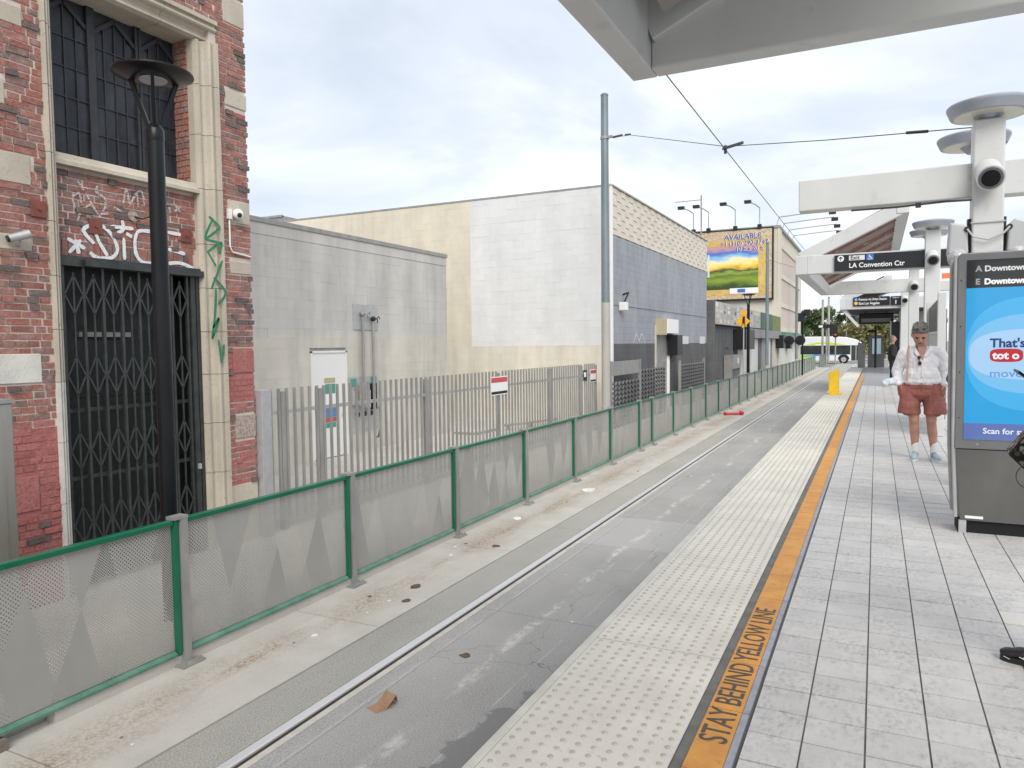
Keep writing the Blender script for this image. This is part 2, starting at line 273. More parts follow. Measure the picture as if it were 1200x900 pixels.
# ------------------------------------------------------------------ mesh helpers
class MB:
    def __init__(s): s.v = []; s.f = []; s.mi = []; s.cur = 0; s.r = []; s.rc = 0.0
    def _add(s, vs, fs):
        b = len(s.v); s.v += [tuple(p) for p in vs]; s.r += [s.rc]*len(vs)
        for f in fs: s.f.append([b+i for i in f]); s.mi.append(s.cur)
        return s
    def box(s, x0, x1, y0, y1, z0, z1, skip=''):
        vs = [(x0, y0, z0), (x1, y0, z0), (x1, y1, z0), (x0, y1, z0), (x0, y0, z1), (x1, y0, z1), (x1, y1, z1), (x0, y1, z1)]
        F = {'b': (3, 2, 1, 0), 't': (4, 5, 6, 7), 'f': (0, 1, 5, 4), 'k': (2, 3, 7, 6), 'l': (3, 0, 4, 7), 'r': (1, 2, 6, 5)}
        return s._add(vs, [F[q] for q in 'btfklr' if q not in skip])
    def beam(s, p, q, wd, h, up=(0, 0, 1)):
        p, q = Vector(p), Vector(q); d = (q-p).normalized(); u = Vector(up); a = d.cross(u)
        if a.length < 1e-4: a = d.cross(Vector((0, 1, 0)))
        a.normalize(); u = a.cross(d); a *= wd/2; u *= h/2
        vs = [p-a-u, p+a-u, p+a+u, p-a+u, q-a-u, q+a-u, q+a+u, q-a+u]
        return s._add(vs, [(3, 2, 1, 0), (4, 5, 6, 7), (0, 1, 5, 4), (2, 3, 7, 6), (3, 0, 4, 7), (1, 2, 6, 5)])
    def cyl(s, p, q, r0, r1=None, n=14, cap=True):
        r1 = r0 if r1 is None else r1; p, q = Vector(p), Vector(q); d = (q-p).normalized()
        a = d.cross(Vector((0, 0, 1)));
        if a.length < 1e-4: a = Vector((1, 0, 0))
        a.normalize(); b = d.cross(a); vs = []
        for c, r in ((p, r0), (q, r1)):
            for i in range(n):
                t = 2*math.pi*i/n; vs.append(c+a*(r*math.cos(t))+b*(r*math.sin(t)))
        fs = [(i, (i+1) % n, n+(i+1) % n, n+i) for i in range(n)]
        if cap: fs += [tuple(range(n-1, -1, -1)), tuple(range(n, 2*n))]
        return s._add(vs, fs)
    def tube(s, pts, r, n=8):
        pts = [Vector(p) for p in pts]; vs = []; m = len(pts)
        for i, p in enumerate(pts):
            d = (pts[min(i+1, m-1)]-pts[max(i-1, 0)]).normalized(); a = d.cross(Vector((.13, .27, .95))).normalized(); b = d.cross(a)
            rr = r[i] if isinstance(r, (list, tuple)) else r
            for j in range(n):
                t = 2*math.pi*j/n; vs.append(p+a*(rr*math.cos(t))+b*(rr*math.sin(t)))
        fs = []
        for i in range(m-1):
            for j in range(n): fs.append((i*n+j, i*n+(j+1) % n, (i+1)*n+(j+1) % n, (i+1)*n+j))
        fs += [tuple(range(n-1, -1, -1)), tuple(range((m-1)*n, m*n))]
        return s._add(vs, fs)
    def prism(s, poly, axis, a0, a1):
        # poly: 2-D points; axis 'x': (y,z), 'y': (x,z), 'z': (x,y)
        mk = {'x': lambda p, a: (a, p[0], p[1]), 'y': lambda p, a: (p[0], a, p[1]), 'z': lambda p, a: (p[0], p[1], a)}[axis]
        n = len(poly); vs = [mk(p, a0) for p in poly]+[mk(p, a1) for p in poly]
        fs = [(i, (i+1) % n, n+(i+1) % n, n+i) for i in range(n)]+[tuple(range(n-1, -1, -1)), tuple(range(n, 2*n))]
        return s._add(vs, fs)
    def lathe(s, c, prof, n=20):
        c = Vector(c); vs = []; m = len(prof)
        for r, z in prof:
            for j in range(n):
                t = 2*math.pi*j/n; vs.append((c.x+r*math.cos(t), c.y+r*math.sin(t), c.z+z))
        fs = []
        for i in range(m-1):
            for j in range(n): fs.append((i*n+j, i*n+(j+1) % n, (i+1)*n+(j+1) % n, (i+1)*n+j))
        fs += [tuple(range(n-1, -1, -1)), tuple(range((m-1)*n, m*n))]
        return s._add(vs, fs)
    def quad(s, *p): return s._add(p, [tuple(range(len(p)))])
    def ell(s, c, r, n=14, m=9, rot=None):
        vs = []; c = Vector(c)
        for i in range(m+1):
            ph = math.pi*i/m
            for j in range(n):
                t = 2*math.pi*j/n; p = Vector((r[0]*math.sin(ph)*math.cos(t), r[1]*math.sin(ph)*math.sin(t), r[2]*math.cos(ph)))
                if rot: p = rot @ p
                vs.append(c+p)
        fs = []
        for i in range(m):
            for j in range(n): fs.append((i*n+j, (i+1)*n+j, (i+1)*n+(j+1) % n, i*n+(j+1) % n))
        return s._add(vs, fs)
    def caps(s, p, q, r0, r1, sy=1.0, k=7):
        p, q = Vector(p), Vector(q)
        for i in range(k):
            t = i/(k-1); r = r0+(r1-r0)*t; s.ell(p.lerp(q, t), (r, r*sy, r))
        return s.cyl(p, q, r0*min(1, sy), r1*min(1, sy), 14)
    def mesh(s, name, org=(0, 0, 0)):
        me = bpy.data.meshes.new(name); ox, oy, oz = org
        me.from_pydata([(x-ox, y-oy, z-oz) for x, y, z in s.v], [], s.f)
        me.polygons.foreach_set('material_index', s.mi)
        if any(s.r):
            at = me.attributes.new('rnd', 'FLOAT', 'POINT'); at.data.foreach_set('value', s.r)
        me.update(); return me
    def build(s, name, mats, parent=None, smooth=False, bevel=0, kind=None, label=None, org=None):
        wo = worg(parent) if parent else Vector((0, 0, 0))
        o_ = Vector(org) if org else wo
        me = s.mesh(name, o_)
        for m in (mats if isinstance(mats, (list, tuple)) else [mats]): me.materials.append(MT[m] if isinstance(m, str) else m)
        o = bpy.data.objects.new(name, me); COL.objects.link(o)
        if parent: o.parent = parent
        o.location = o_-wo
        if smooth:
            for p in me.polygons: p.use_smooth = True
            try: me.set_sharp_from_angle(angle=R(35))
            except Exception: pass
        if bevel:
            bv = o.modifiers.new('bevel', 'BEVEL'); bv.width = bevel; bv.segments = 2; bv.limit_method = 'ANGLE'; bv.angle_limit = R(40)
        if kind: o['kind'] = kind
        if label: o['label'] = label
        return o
def worg(o):
    v = Vector(o.location)
    while o.parent: o = o.parent; v += Vector(o.location)
    return v
def B(*a, **k): return MB().box(*a, **k)
def tag(o, label, cat, group=None):
    o['label'] = label; o['category'] = cat
    if group: o['group'] = group
    return o
def thing(name, label, cat, loc, group=None):
    o = bpy.data.objects.new(name, None); COL.objects.link(o); o.location = loc; o.empty_display_size = .2
    return tag(o, label, cat, group)
def copy_tree(o, parent=None, loc=None, label=None):
    c = o.copy(); COL.objects.link(c); c.parent = parent
    if loc is not None: c.location = loc
    if label: c['label'] = label
    for ch in list(o.children): copy_tree(ch, c)
    return c
def struct(name, mb, mat, **k): return mb.build(name, mat, kind='structure', **k)
def text(body, size, org, u, v, mat, parent, name='lettering', xs=1.0, align='LEFT', th=.002, bold=0):
    cu = bpy.data.curves.new('t', 'FONT'); cu.body = body; cu.size = size; cu.align_x = align; cu.extrude = th/2; cu.offset = bold; cu.resolution_u = 3
    ob = bpy.data.objects.new('t', cu); COL.objects.link(ob)
    dg = bpy.context.evaluated_depsgraph_get(); me = bpy.data.meshes.new_from_object(ob.evaluated_get(dg))
    bpy.data.objects.remove(ob); bpy.data.curves.remove(cu)
    u, v = Vector(u), Vector(v); n = u.cross(v); org = Vector(org); wo = worg(parent) if parent else Vector((0, 0, 0))
    for p in me.vertices: p.co = org+u*(p.co.x*xs)+v*p.co.y+n*p.co.z-wo
    me.name = name; me.materials.clear(); me.materials.append(MT[mat] if isinstance(mat, str) else mat)
    for p in me.polygons: p.material_index = 0
    o = bpy.data.objects.new(name, me); COL.objects.link(o)
    if parent: o.parent = parent
    return o
_cache = {}
def piece_mesh(kind, dims, mat, var, jit):
    key = (kind, tuple(round(d, 3) for d in dims), mat, var)
    if key in _cache: return _cache[key]
    rr = random.Random(hash(key[1]+(var,)) & 0xffff); dx, dy, dz = dims; mb = MB()
    mb.box(0, dx, 0, dy, 0, dz)
    mb.v = [(x+rr.uniform(-1, 1)*jit, y+rr.uniform(-1, 1)*jit, z+rr.uniform(-1, 1)*jit) for x, y, z in mb.v]
    me = mb.mesh(kind); me.materials.append(MT[mat]); _cache[key] = me; return me
def pieces(parent, kind, items, key, limit=300, jit=.0, nvar=3):
    """items: (x0,x1,y0,y1,z0,z1,mat). The `limit` that show largest become objects of their own, the rest one stuff part per material."""
    items = sorted(items, key=key); wo = worg(parent)
    for i, (x0, x1, y0, y1, z0, z1, m) in enumerate(items[:limit]):
        me = piece_mesh(kind, (x1-x0, y1-y0, z1-z0), m, i % nvar, jit)
        o = bpy.data.objects.new(kind, me); COL.objects.link(o); o.parent = parent; o.location = Vector((x0, y0, z0))-wo
    rest = {}
    for it in items[limit:]: rest.setdefault(it[6], []).append(it)
    for m, its in rest.items():
        mb = MB()
        for it in its:
            mb.rc = random.uniform(.01, .99); b = len(mb.v); mb.box(*it[:6])
            if jit: mb.v[b:] = [(x+random.uniform(-1, 1)*jit, y+random.uniform(-1, 1)*jit, z+random.uniform(-1, 1)*jit) for x, y, z in mb.v[b:]]
        mb.build('remaining_'+kind+'s', m, parent, kind='stuff')
CAM = Vector((0, 0, 1.5))
def dist(it): return ((it[0]+it[1])/2)**2+((it[2]+it[3])/2)**2+((it[4]+it[5])/2-1.5)**2

# ------------------------------------------------------------------ ground, track, pavements
struct('ground', MB().quad((-600, -300, -1.15), (600, -300, -1.15), (600, 1400, -1.15), (-600, 1400, -1.15)), 'street')
bed = struct('track_bed', B(-3.95, -1.32, -8, 90, -1.148, -1.06), 'rail_side')
for y0, y1, m in ((-8, 6.06, 'asphalt'), (6.066, 8.60, 'asphalt'), (8.606, 10.15, 'asphalt_patch'), (10.156, 21.4, 'asphalt'), (21.41, 90, 'asphalt')):
    B(-3.17, -1.33, y0, y1, -1.06, -1.0).build('track_slab', m, bed)
    B(-3.332, -3.176, y0, y1, -1.06, -1.002).build('inner_strip', m, bed)
for y0, y1 in ((-8, 9.2), (9.206, 30), (30.006, 90)):
    B(-3.93, -3.515, y0, y1, -1.06, -1.0).build('outer_strip', 'asphalt_side', bed)
    B(-3.388, -3.334, y0, y1, -1.06, -.999).build('flangeway_lip', 'lip', bed)
for x, lab in ((-3.505, 'polished steel rail running along the asphalt beside the green fence'), (-2.07, 'steel rail running close under the platform edge')):
    t = thing('rail', lab, 'rail', (x, 0, -1.06), 'rails of the track')
    mb = MB(); mb.prism([(x, -1.0), (x+.006, -.993), (x+.066, -.993), (x+.072, -1.0), (x+.072, -1.012), (x, -1.012)], 'y', -8, 140); mb.build('rail_head', 'rail_top', t)
    B(x+.022, x+.05, -8, 140, -1.06, -1.012).build('rail_web', 'rail_side', t)
pv = struct('pavement', B(-4.99, -3.935, -8, 76, -1.148, -1.02), 'walk')
y = -7.9
while y < 75:
    B(-4.99, -3.938, y, y+2.62, -1.02, -.990).build('paving_slab', 'walk', pv); y += 2.63
struct('sidewalk', B(-40, -5.0, -20, 76, -1.14, -.90), 'pave')
struct('far_sidewalk', B(-60, 60, 112, 120, -1.14, -1.0), 'pave')
for k in range(5):
    struct('road_marking', B(-1.0+k*1.1, -.5+k*1.1, 88.5, 91.5, -1.146, -1.142), 'signwhite')

# ------------------------------------------------------------------ platform
PF = struct('platform', B(-1.30, 6, -8, 47, -1.13, -.022), 'platform')
B(-.430, 3.24, -8, 27.35, -.0215, -.0045).build('grout_bed', 'grout', PF)
B(-1.266, -.645, -8, 45, -.0215, -.0055).build('tactile_bed', 'grout', PF)
B(-1.31, -1.268, -8, 47, -.2, 0).build('edge_nosing', 'edge', PF, bevel=.006)
B(-.643, -.604, -8, 40, -.021, -.004).build('dark_strip', 'darkstrip', PF)
def dome_mesh(ny):
    mb = MB()
    for i in range(10):
        for j in range(ny): mb.lathe((.031+i*.0617, .03+j*.0598, 0), [(.0125, -.001), (.0095, .0042), (.005, .0055)], 8)
    return mb.mesh('domes')
dm = dome_mesh(24); dm.materials.append(MT['dome'])
pm = B(0, .617, 0, 1.430, -.02, 0).mesh('tactile_panel'); pm.materials.append(MT['tact'])
for k in range(-3, 29):
    o = bpy.data.objects.new('tactile_panel', pm); COL.objects.link(o); o.parent = PF; o.location = (-1.264, 3.512+1.44*k-.0, 0)
    if k < 16:
        d = bpy.data.objects.new('raised_domes', dm); COL.objects.link(d); d.parent = o; d['kind'] = 'stuff'
ym = B(0, .132, 0, .476, -.02, 0).mesh('yellow_tile'); ym.materials.append(MT['yellow'])
gm = B(0, .026, 0, .476, -.02, -.001).mesh('border_tile'); gm.materials.append(MT['bluegrey'])
for k in range(-5, 67):
    o = bpy.data.objects.new('yellow_tile', ym); COL.objects.link(o); o.parent = PF; o.location = (-.602, 3.024+.482*k, 0)
    o = bpy.data.objects.new('border_tile', gm); COL.objects.link(o); o.parent = PF; o.location = (-.468, 3.024+.482*k, 0)
text('STAY BEHIND YELLOW LINE', .152, (-.486, 2.745, .0012), (0, 1, 0), (-1, 0, 0), 'letter', PF, xs=.80, th=.0015, bold=.0006)
xs_ = [-.431, -.234]+[-.234+.2135*i for i in range(1, 17)]
its = []
for i in range(len(xs_)-1):
    for j in range(-14, 116):
        y0 = 2.888+.2105*j
        hz = random.uniform(-.0012, .0012)
        m = 'tile_pale' if (i == 5 and j == 8) else 'tile'
        its.append((xs_[i]+.004, xs_[i+1]-.003, y0+.0045, y0+.207, -.021, hz, m))
def tilekey(it):
    x, y = it[0], it[2]
    return y if (y > 2.0 and x < .222*y-.2) else y+200
pieces(PF, 'floor_tile', its, tilekey, 300)
B(-.43, 5.9, 27.36, 46.9, -.021, -.001).build('smooth_floor', 'smooth_floor', PF)
B(3.25, 5.9, -8, 27.36, -.021, -.002).build('rear_paving', 'platform', PF)

# ------------------------------------------------------------------ green perforated fence
FX = -4.93
posts = [-.25, 1.85, 3.96, 6.05, 8.19, 10.32, 12.41, 14.47, 16.53, 17.61, 19.73, 21.85]+[23.95+2.13*i for i in range(23)]
def fence(name, label, ys, green):
    t = thing(name, label, 'fence', (FX, ys[0], -.99), 'perforated track fences')
    pmesh = MB(); pmesh.box(.0, .075, .0, .068, 0, 1.185); pmesh = pmesh.mesh('post'); pmesh.materials.append(MT['galv_dull'])
    bmsh = MB(); bmsh.box(-.06, .14, -.07, .14, 0, .018)
    for bx in (-.035, .115):
        for by in (-.045, .115): bmsh.cyl((bx, by, .018), (bx, by, .04), .012, n=6)
    bmsh = bmsh.mesh('base_plate'); bmsh.materials.append(MT['galv_dull'])
    vm = B(0, .05, .006, .042, 0, 1.06).mesh('green_upright'); vm.materials.append(MT['green'])
    for i, y in enumerate(ys):
        for nm, me, dx, dy, dz in (('post', pmesh, -.005, 0, 0), ('base_plate', bmsh, -.005, 0, 0), ('green_upright', vm, .005, -.052, .10)):
            o = bpy.data.objects.new(nm, me); COL.objects.link(o); o.parent = t; o.location = (dx, y-ys[0]+dy, dz)
        B(FX-.02, FX+.075, y-.06, y+.07, .174, .198).build('bracket', 'galv_dull', t)
        if i == len(ys)-1: continue
        y0, y1 = y+.07, ys[i+1]-.055
        B(FX+.0200, FX+.0205, y0-.004, y1+.004, -.86, .13).build('perforated_panel', 'perf', t)
        B(FX-.005, FX+.055, y0, y1, .134, .174).build('top_rail', 'green', t, bevel=.006)
        mb = MB(); mb.prism([(FX-.005, -.905), (FX+.055, -.905), (FX+.055, -.885), (FX+.03, -.866), (FX-.005, -.866)], 'y', y0, y1)
        mb.build('bottom_rail', 'green_pale', t)
    return t
fence('perforated_fence', 'long grey perforated panel fence with green rails beside the track', posts, True)
fence('perforated_fence', 'short far section of grey perforated fence in front of the bus', [77+2.13*i for i in range(6)], True)
struct('kerb', B(-4.995, -4.895, 2.95, 73, -.99, -.915), 'walk')
o = B(-4.98, -4.84, 2.05, 2.62, -.99, -.918).build('drain_channel', 'rail_side'); tag(o, 'short rusty steel channel lying under the bottom rail of the green fence', 'channel')

# ------------------------------------------------------------------ brick building
BB = thing('brick_building', 'weathered red brick building with limestone surround and black folding gate', 'building', (-7, 6.86, -.9))
XM, XI = -7.006, -7.156       # mortar planes: facade, recessed infill
mb = MB()
mb.box(-7.5, XM, -4, 4.45, -.9, 11); mb.box(-7.5, XM, 6.33, 6.856, -.9, 11); mb.box(-7.5, XM, 4.45, 6.33, 5.22, 11)
mb.box(-7.5, XI, 4.45, 6.33, 2.37, 3.32)
mb.box(-18, -7.5, -4, 6.856, -.9, 11)
mb.build('wall', 'mortar', BB)
B(-7.011, -7.0035, -4, 4.37, -.9, .78).build('painted_mortar', 'mortar_pink', BB)
B(-7.011, -7.0035, 6.43, 6.857, .9, 1.5).build('painted_mortar', 'mortar_pink', BB)
# stone blocks set in the brickwork (y0,y1,z0,z1,mat)
ST = [(3.60, 4.20, 4.437, 4.604, 'stone'), (3.62, 4.22, 3.02, 3.287, 'stone'), (3.6, 4.20, 2.416, 2.554, 'stone'), (3.55, 4.24, 1.205, 1.473, 'stone_white'),
      (3.4, 3.95, 5.39, 5.68, 'stone'), (6.545, 6.868, 5.39, 5.69, 'stone'), (6.54, 6.868, 4.41, 4.594, 'stone'), (6.53, 6.868, 3.02, 3.29, 'stone'), (6.54, 6.868, 2.41, 2.553, 'stone'),
      (6.53, 6.868, 1.20, 1.472, 'brick_pink'), (6.54, 6.868, .395, .678, 'stone_rough'), (6.43, 6.868, -.9, -.17, 'stone'), (3.5, 4.17, .02, .34, 'brick_pink'), (3.3, 4.2, -.88, -.42, 'brick_pink'), (3.05, 3.3, 3.6, 3.85, 'stone'), (3.95, 4.02, 3.70, 3.92, 'stone')]
for y0, y1, z0, z1, m in ST: B(-7.05, -6.992, y0, y1, z0, z1).build('stone_block', m, BB, bevel=.006)
def free(y0, y1, z0, z1):
    return not any(y0 < b-.004 and y1 > a+.004 and z0 < d-.008 and z1 > c+.008 for a, b, c, d, _ in ST)
CH = .0677
items = []
def lay(ya, yb, za, zb, X, pz, edge):
    n = int((zb-za)/CH+.3)
    for r in range(n):
        z0 = za+r*CH; y = ya+(-.05 if r % 2 else 0)*1.0
        while y < yb-.02:
            L_ = .198 if random.random() < (.62 if r % 6 else .1) else .097
            y0, y1 = max(y, ya), min(y+L_, yb)
            # clip against stones
            for a, b, c, d, _ in ST:
                if z0 < d-.02 and z0+CH > c+.02:
                    if y0 < b < y1: y0 = b+.008
                    if y0 < a < y1: y1 = a-.008
            if y1-y0 > .03 and free(y0, y1, z0, z0+CH-.011):
                zc = z0+CH/2; q = random.random()
                out_ = random.uniform(-.002, .003)
                m = 'brick'
                if pz(y, zc): m = 'brick_pink'; q *= 2
                if q < .10: m = 'brick_dark'; out_ += random.uniform(.006, .026)
                elif q < .2: out_ += random.uniform(.004, .015)
                items.append((X-.03, X+.007+out_, round(y0, 2), round(y1, 2), z0, z0+CH-.014, m))
            y += L_+.014
lay(2.6, 4.36, -.9, 6.3, XM, lambda y, z: z < .80+.1*noise.noise((y*3, z*3, 0)), 0)
lay(6.428, 6.868, -.17, 6.3, XM, lambda y, z: (.85 < z < 1.45) or (z < .85 and noise.noise((y*4, z*4, 5)) > .05), 0)
lay(4.505, 6.17, 2.60, 3.30, XI, lambda y, z: False, 0)
lay(4.36, 6.428, 5.318, 6.3, XM, lambda y, z: False, 0)
y = 4.510
while y < 6.12:
    items.append((XI-.03, XI+.012+random.uniform(-.002, .004), round(y, 3), round(y+.056, 3), 2.385, 2.585, 'brick' if random.random() > .15 else 'brick_dark')); y += .0675
for r in range(24):     # brick reveal on the far side of the window
    z0 = 3.43+r*CH
    for a in ((-7.40, -7.30), (-7.288, -7.19)) if r % 2 else ((-7.40, -7.36), (-7.348, -7.25), (-7.238, -7.19)):
        items.append((a[0], a[1], 6.155, 6.20, z0, z0+CH-.0115, 'brick'))
def bkey(it):
    vis = 0 if (it[2] > 3.86 and it[4] < 5.9 and it[4] > -.35) else 500
    return dist(it)+vis
pieces(BB, 'brick', items, bkey, 300, jit=.003, nvar=5)
B(-7.0, -6.995, -4, 6.86, 6.31, 11).build('upper_brickwork', 'brick', BB)
# limestone jambs, lintel, sill
def jamb_poly(sg, y_out):
    k_ = 1 if sg > 0 else .56
    sg = sg*k_
    return [(-6.955, y_out), (-6.955, y_out-sg*.045), (-6.995, y_out-sg*.05), (-6.995, y_out-sg*.075), (-6.975, y_out-sg*.085), (-6.972, y_out-sg*.105), (-6.985, y_out-sg*.12), (-7.04, y_out-sg*.135), (-7.065, y_out-sg*.165), (-7.07, y_out-sg*.20), (-7.045, y_out-sg*.205), (-7.045, y_out-sg*.23), (-7.10, y_out-sg*.25), (-7.45, y_out-sg*.25), (-7.45, y_out)]
JZ = [-.9, -.52, .03, .62, 1.20, 1.70, 2.21, 2.72, 3.36, 3.98, 4.55, 5.06]
for sg, yo in ((1, 6.42), (-1, 4.365)):
    for a, b in zip(JZ[:-1], JZ[1:]):
        mb = MB(); mb.prism(jamb_poly(sg, yo), 'z', a+.003, b-.003); mb.build('jamb_stone', 'stone_white' if (sg < 0 and b < 1.3) else 'stone', BB)
lp = [(x_, 5.31-(6.42-y_) if y_ > 6.0 else y_) for x_, y_ in jamb_poly(1, 6.42)]
for a, b in ((4.365, 5.0), (5.005, 5.72), (5.725, 6.42)):
    mb = MB(); mb.prism(lp, 'y', a, b); mb.build('lintel_stone', 'stone', BB)
mb = MB(); mb.prism([(-7.06, 3.30), (-7.06, 3.34), (-7.10, 3.37), (-7.12, 3.42), (-7.5, 3.44), (-7.5, 3.30)], 'y', 4.502, 6.175); mb.build('sill', 'stone', BB)
B(-7.5, -7.445, 4.5, 6.28, 3.40, 5.2).build('window_back', 'void', BB)
# leaded window: three casements with pointed heads
WN = B(-7.44, -7.42, 4.5, 6.2, 3.435, 5.1).build('window', 'lead', BB)
cas = [(4.60, 5.10), (5.16, 5.66), (5.71, 6.19)]
mb = MB()
for ya, yb in cas:
    mb.box(-7.42, -7.375, ya-.03, ya+.012, 3.44, 5.1); mb.box(-7.42, -7.375, yb-.012, yb+.03, 3.44, 5.1); mb.box(-7.42, -7.38, ya, yb, 3.44, 3.48)
    ym_ = (ya+yb)/2
    for p, q in (((ya, 4.82), (ym_, 5.02)), ((ym_, 5.02), (yb, 4.82))): mb.beam((-7.40, *p), (-7.40, *q), .04, .03, (1, 0, 0))
    nc = 4
    for i in range(1, nc): mb.box(-7.415, -7.395, ya+(yb-ya)*i/nc-.006, ya+(yb-ya)*i/nc+.006, 3.47, 4.9+.1*(i == 2))
    for j in range(1, 5): mb.box(-7.414, -7.393, ya, yb, 3.47+j*.30-.006, 3.47+j*.30+.006)
mb.build('window_frame', 'lead', WN)
for ya, yb in cas:
    for i in range(4):
        for j in range(5):
            a = ya+(yb-ya)*i/4; b = ya+(yb-ya)*(i+1)/4; z1 = 3.47+(j+1)*.30
            if j == 4: z1 = 4.84+(.11 if i in (1, 2) else 0)
            mb = MB(); rr = random.uniform(-.004, .004)
            mb._add([(-7.408+rr, a+.006, 3.476+j*.30), (-7.408-rr, b-.006, 3.476+j*.30), (-7.408, b-.006, z1-.006), (-7.408+rr, a+.006, z1-.006), (-7.414, a+.006, 3.476+j*.30), (-7.414, b-.006, 3.476+j*.30), (-7.414, b-.006, z1-.006), (-7.414, a+.006, z1-.006)], [(0, 1, 2, 3), (7, 6, 5, 4), (0, 4, 5, 1), (1, 5, 6, 2), (2, 6, 7, 3), (3, 7, 4, 0)])
            mb.build('pane', 'pane', WN)
# door behind the gate
B(-7.44, -7.175, 6.145, 6.168, -.9, 2.37).build('added_dark_cover', 'darkpaint', BB)  # dark panel added over the stone reveal so the recess reads black
DR = B(-7.47, -7.42, 4.48, 6.25, -.9, 2.37).build('door', 'darkpaint', BB)
for a, b in ((4.63, 4.80), (4.86, 5.42), (5.50, 6.0)):
    for z0, z1 in ((-.75, .18), (.28, .88), (1.0, 1.62)):
        B(-7.425, -7.41, a, b, z0, z1).build('panel', 'darkpaint', DR, bevel=.008)
    B(-7.425, -7.413, a, b, 1.72, 2.28).build('glass', 'pane', DR)
B(-7.40, -7.36, 4.86, 5.45, 1.64, 1.69).build('push_rail', 'galv_dull', DR)
GT = thing_gate = B(-7.17, -7.085, 4.51, 6.18, 2.33, 2.43).build('folding_gate', 'iron', BB, label='black steel folding gate with diamond lattice')
B(-7.09, -7.04, 4.75, 6.18, 2.335, 2.40).build('header_plate', 'iron', GT)
ub = [4.555, 4.767, 4.973, 5.182, 5.386, 5.59, 5.797, 6.005]
for i, y in enumerate(ub):
    B(-7.15, -7.115, y-.014, y+.014, -.86, 2.33).build('gate_bar', 'iron', GT)
B(-7.16, -7.10, 6.04, 6.10, -.86, 2.33).build('lock_stile', 'iron', GT); B(-7.155, -7.11, 6.12, 6.17, -.86, 2.33).build('gate_post', 'iron', GT)
B(-7.10, -7.07, 6.055, 6.085, .10, .16).build('lock', 'galv', GT)
for i in range(7):
    a, b = ub[i]+.014, ub[i+1]-.014; c = (a+b)/2
    mb = MB()
    for zc in (2.05, 1.245, .495, -.25):
        for p, q in (((a, zc), (c, zc+.19)), ((c, zc+.19), (b, zc)), ((b, zc), (c, zc-.19)), ((c, zc-.19), (a, zc))): mb.beam((-7.122, *p), (-7.122, *q), .016, .014, (1, 0, 0))
    mb.box(-7.128, -7.116, c-.009, c+.009, -.80, 2.27)
    mb.build('lattice', 'iron', GT)
for z in (-.83, .22, .90): B(-7.165, -7.152, 4.52, 6.1, z-.02, z+.02).build('cross_rail', 'iron', GT)
# marks sprayed on the wall
def strokes(lines, X, wd, name, mat, parent):
    mb = MB()
    for ln in lines:
        X += .0007; pts = [Vector((X, *p)) for p in ln]
        # subdivide a little so that corners stay round
        sm = []
        for i in range(len(pts)-1):
            a, b_, c_, d_ = pts[max(i-1, 0)], pts[i], pts[i+1], pts[min(i+2, len(pts)-1)]
            for k_ in range(6):
                u = k_/6; sm.append(.5*((2*b_)+(c_-a)*u+(2*a-5*b_+4*c_-d_)*u*u+(3*b_-a-3*c_+d_)*u**3))
        sm.append(pts[-1]); ph = random.uniform(0, 50); L_, R_ = [], []
        for i, p in enumerate(sm):
            d = sm[min(i+1, len(sm)-1)]-sm[max(i-1, 0)]; n = Vector((0, -d.z, d.y)).normalized()
            hw = wd*.5*(1+.35*noise.noise((ph+i*.22, 0, 0)))*(.6 if i in (0, len(sm)-1) else 1); L_.append(p-n*hw); R_.append(p+n*hw)
        k0 = len(mb.v); mb._add(L_+R_, [(i, i+1, len(sm)+i+1, len(sm)+i) for i in range(len(sm)-1)])
    return mb.build(name, mat, parent)
GW = [[(4.63, 2.6), (4.81, 2.52)], [(4.77, 2.6), (4.64, 2.46)], [(4.72, 2.6), (4.74, 2.46)], [(4.79, 2.68), (4.82, 2.73), (4.91, 2.77), (5.0, 2.77), (5.09, 2.71), (5.15, 2.61), (5.16, 2.53), (5.1, 2.46), (4.99, 2.44), (4.91, 2.45), (4.86, 2.49)], [(4.91, 2.76), (4.96, 2.61), (5.05, 2.47)], [(4.79, 2.71), (4.83, 2.65), (4.91, 2.58)], [(5.09, 2.78), (5.36, 2.79)], [(5.23, 2.86), (5.24, 2.77), (5.17, 2.72)], [(5.27, 2.73), (5.34, 2.7)], [(5.24, 2.68), (5.24, 2.45)], [(5.71, 2.8), (5.58, 2.79), (5.44, 2.78), (5.39, 2.73), (5.37, 2.64), (5.38, 2.53), (5.43, 2.46), (5.53, 2.44), (5.76, 2.45)], [(5.78, 2.81), (6.06, 2.8)], [(5.78, 2.62), (6.01, 2.59)], [(5.77, 2.46), (5.94, 2.48), (6.13, 2.43)]]
GW2 = [[(4.7, 3.02), (4.77, 3.06), (4.79, 2.97)], [(4.7, 2.99), (4.72, 2.9)], [(4.84, 3.07), (4.96, 2.88)], [(4.89, 2.97), (4.79, 2.9), (4.74, 2.78)], [(4.84, 2.85), (4.88, 2.83)], [(4.97, 3.17), (4.95, 3.11), (5.04, 3.06), (5.05, 2.98), (5.01, 2.92)], [(4.97, 2.85), (5.0, 2.89), (5.08, 2.91)], [(4.76, 3.18), (4.82, 3.1)], [(5.14, 2.98), (5.23, 2.95)], [(5.25, 3.04), (5.29, 3.2), (5.32, 3.05)], [(5.32, 3.02), (5.41, 3.17), (5.48, 3.2), (5.5, 3.07)], [(5.42, 3.16), (5.43, 3.03)], [(5.81, 3.12), (5.83, 3.03)], [(5.89, 3.13), (5.96, 3.06)], [(5.98, 3.13), (5.88, 3.05)]]
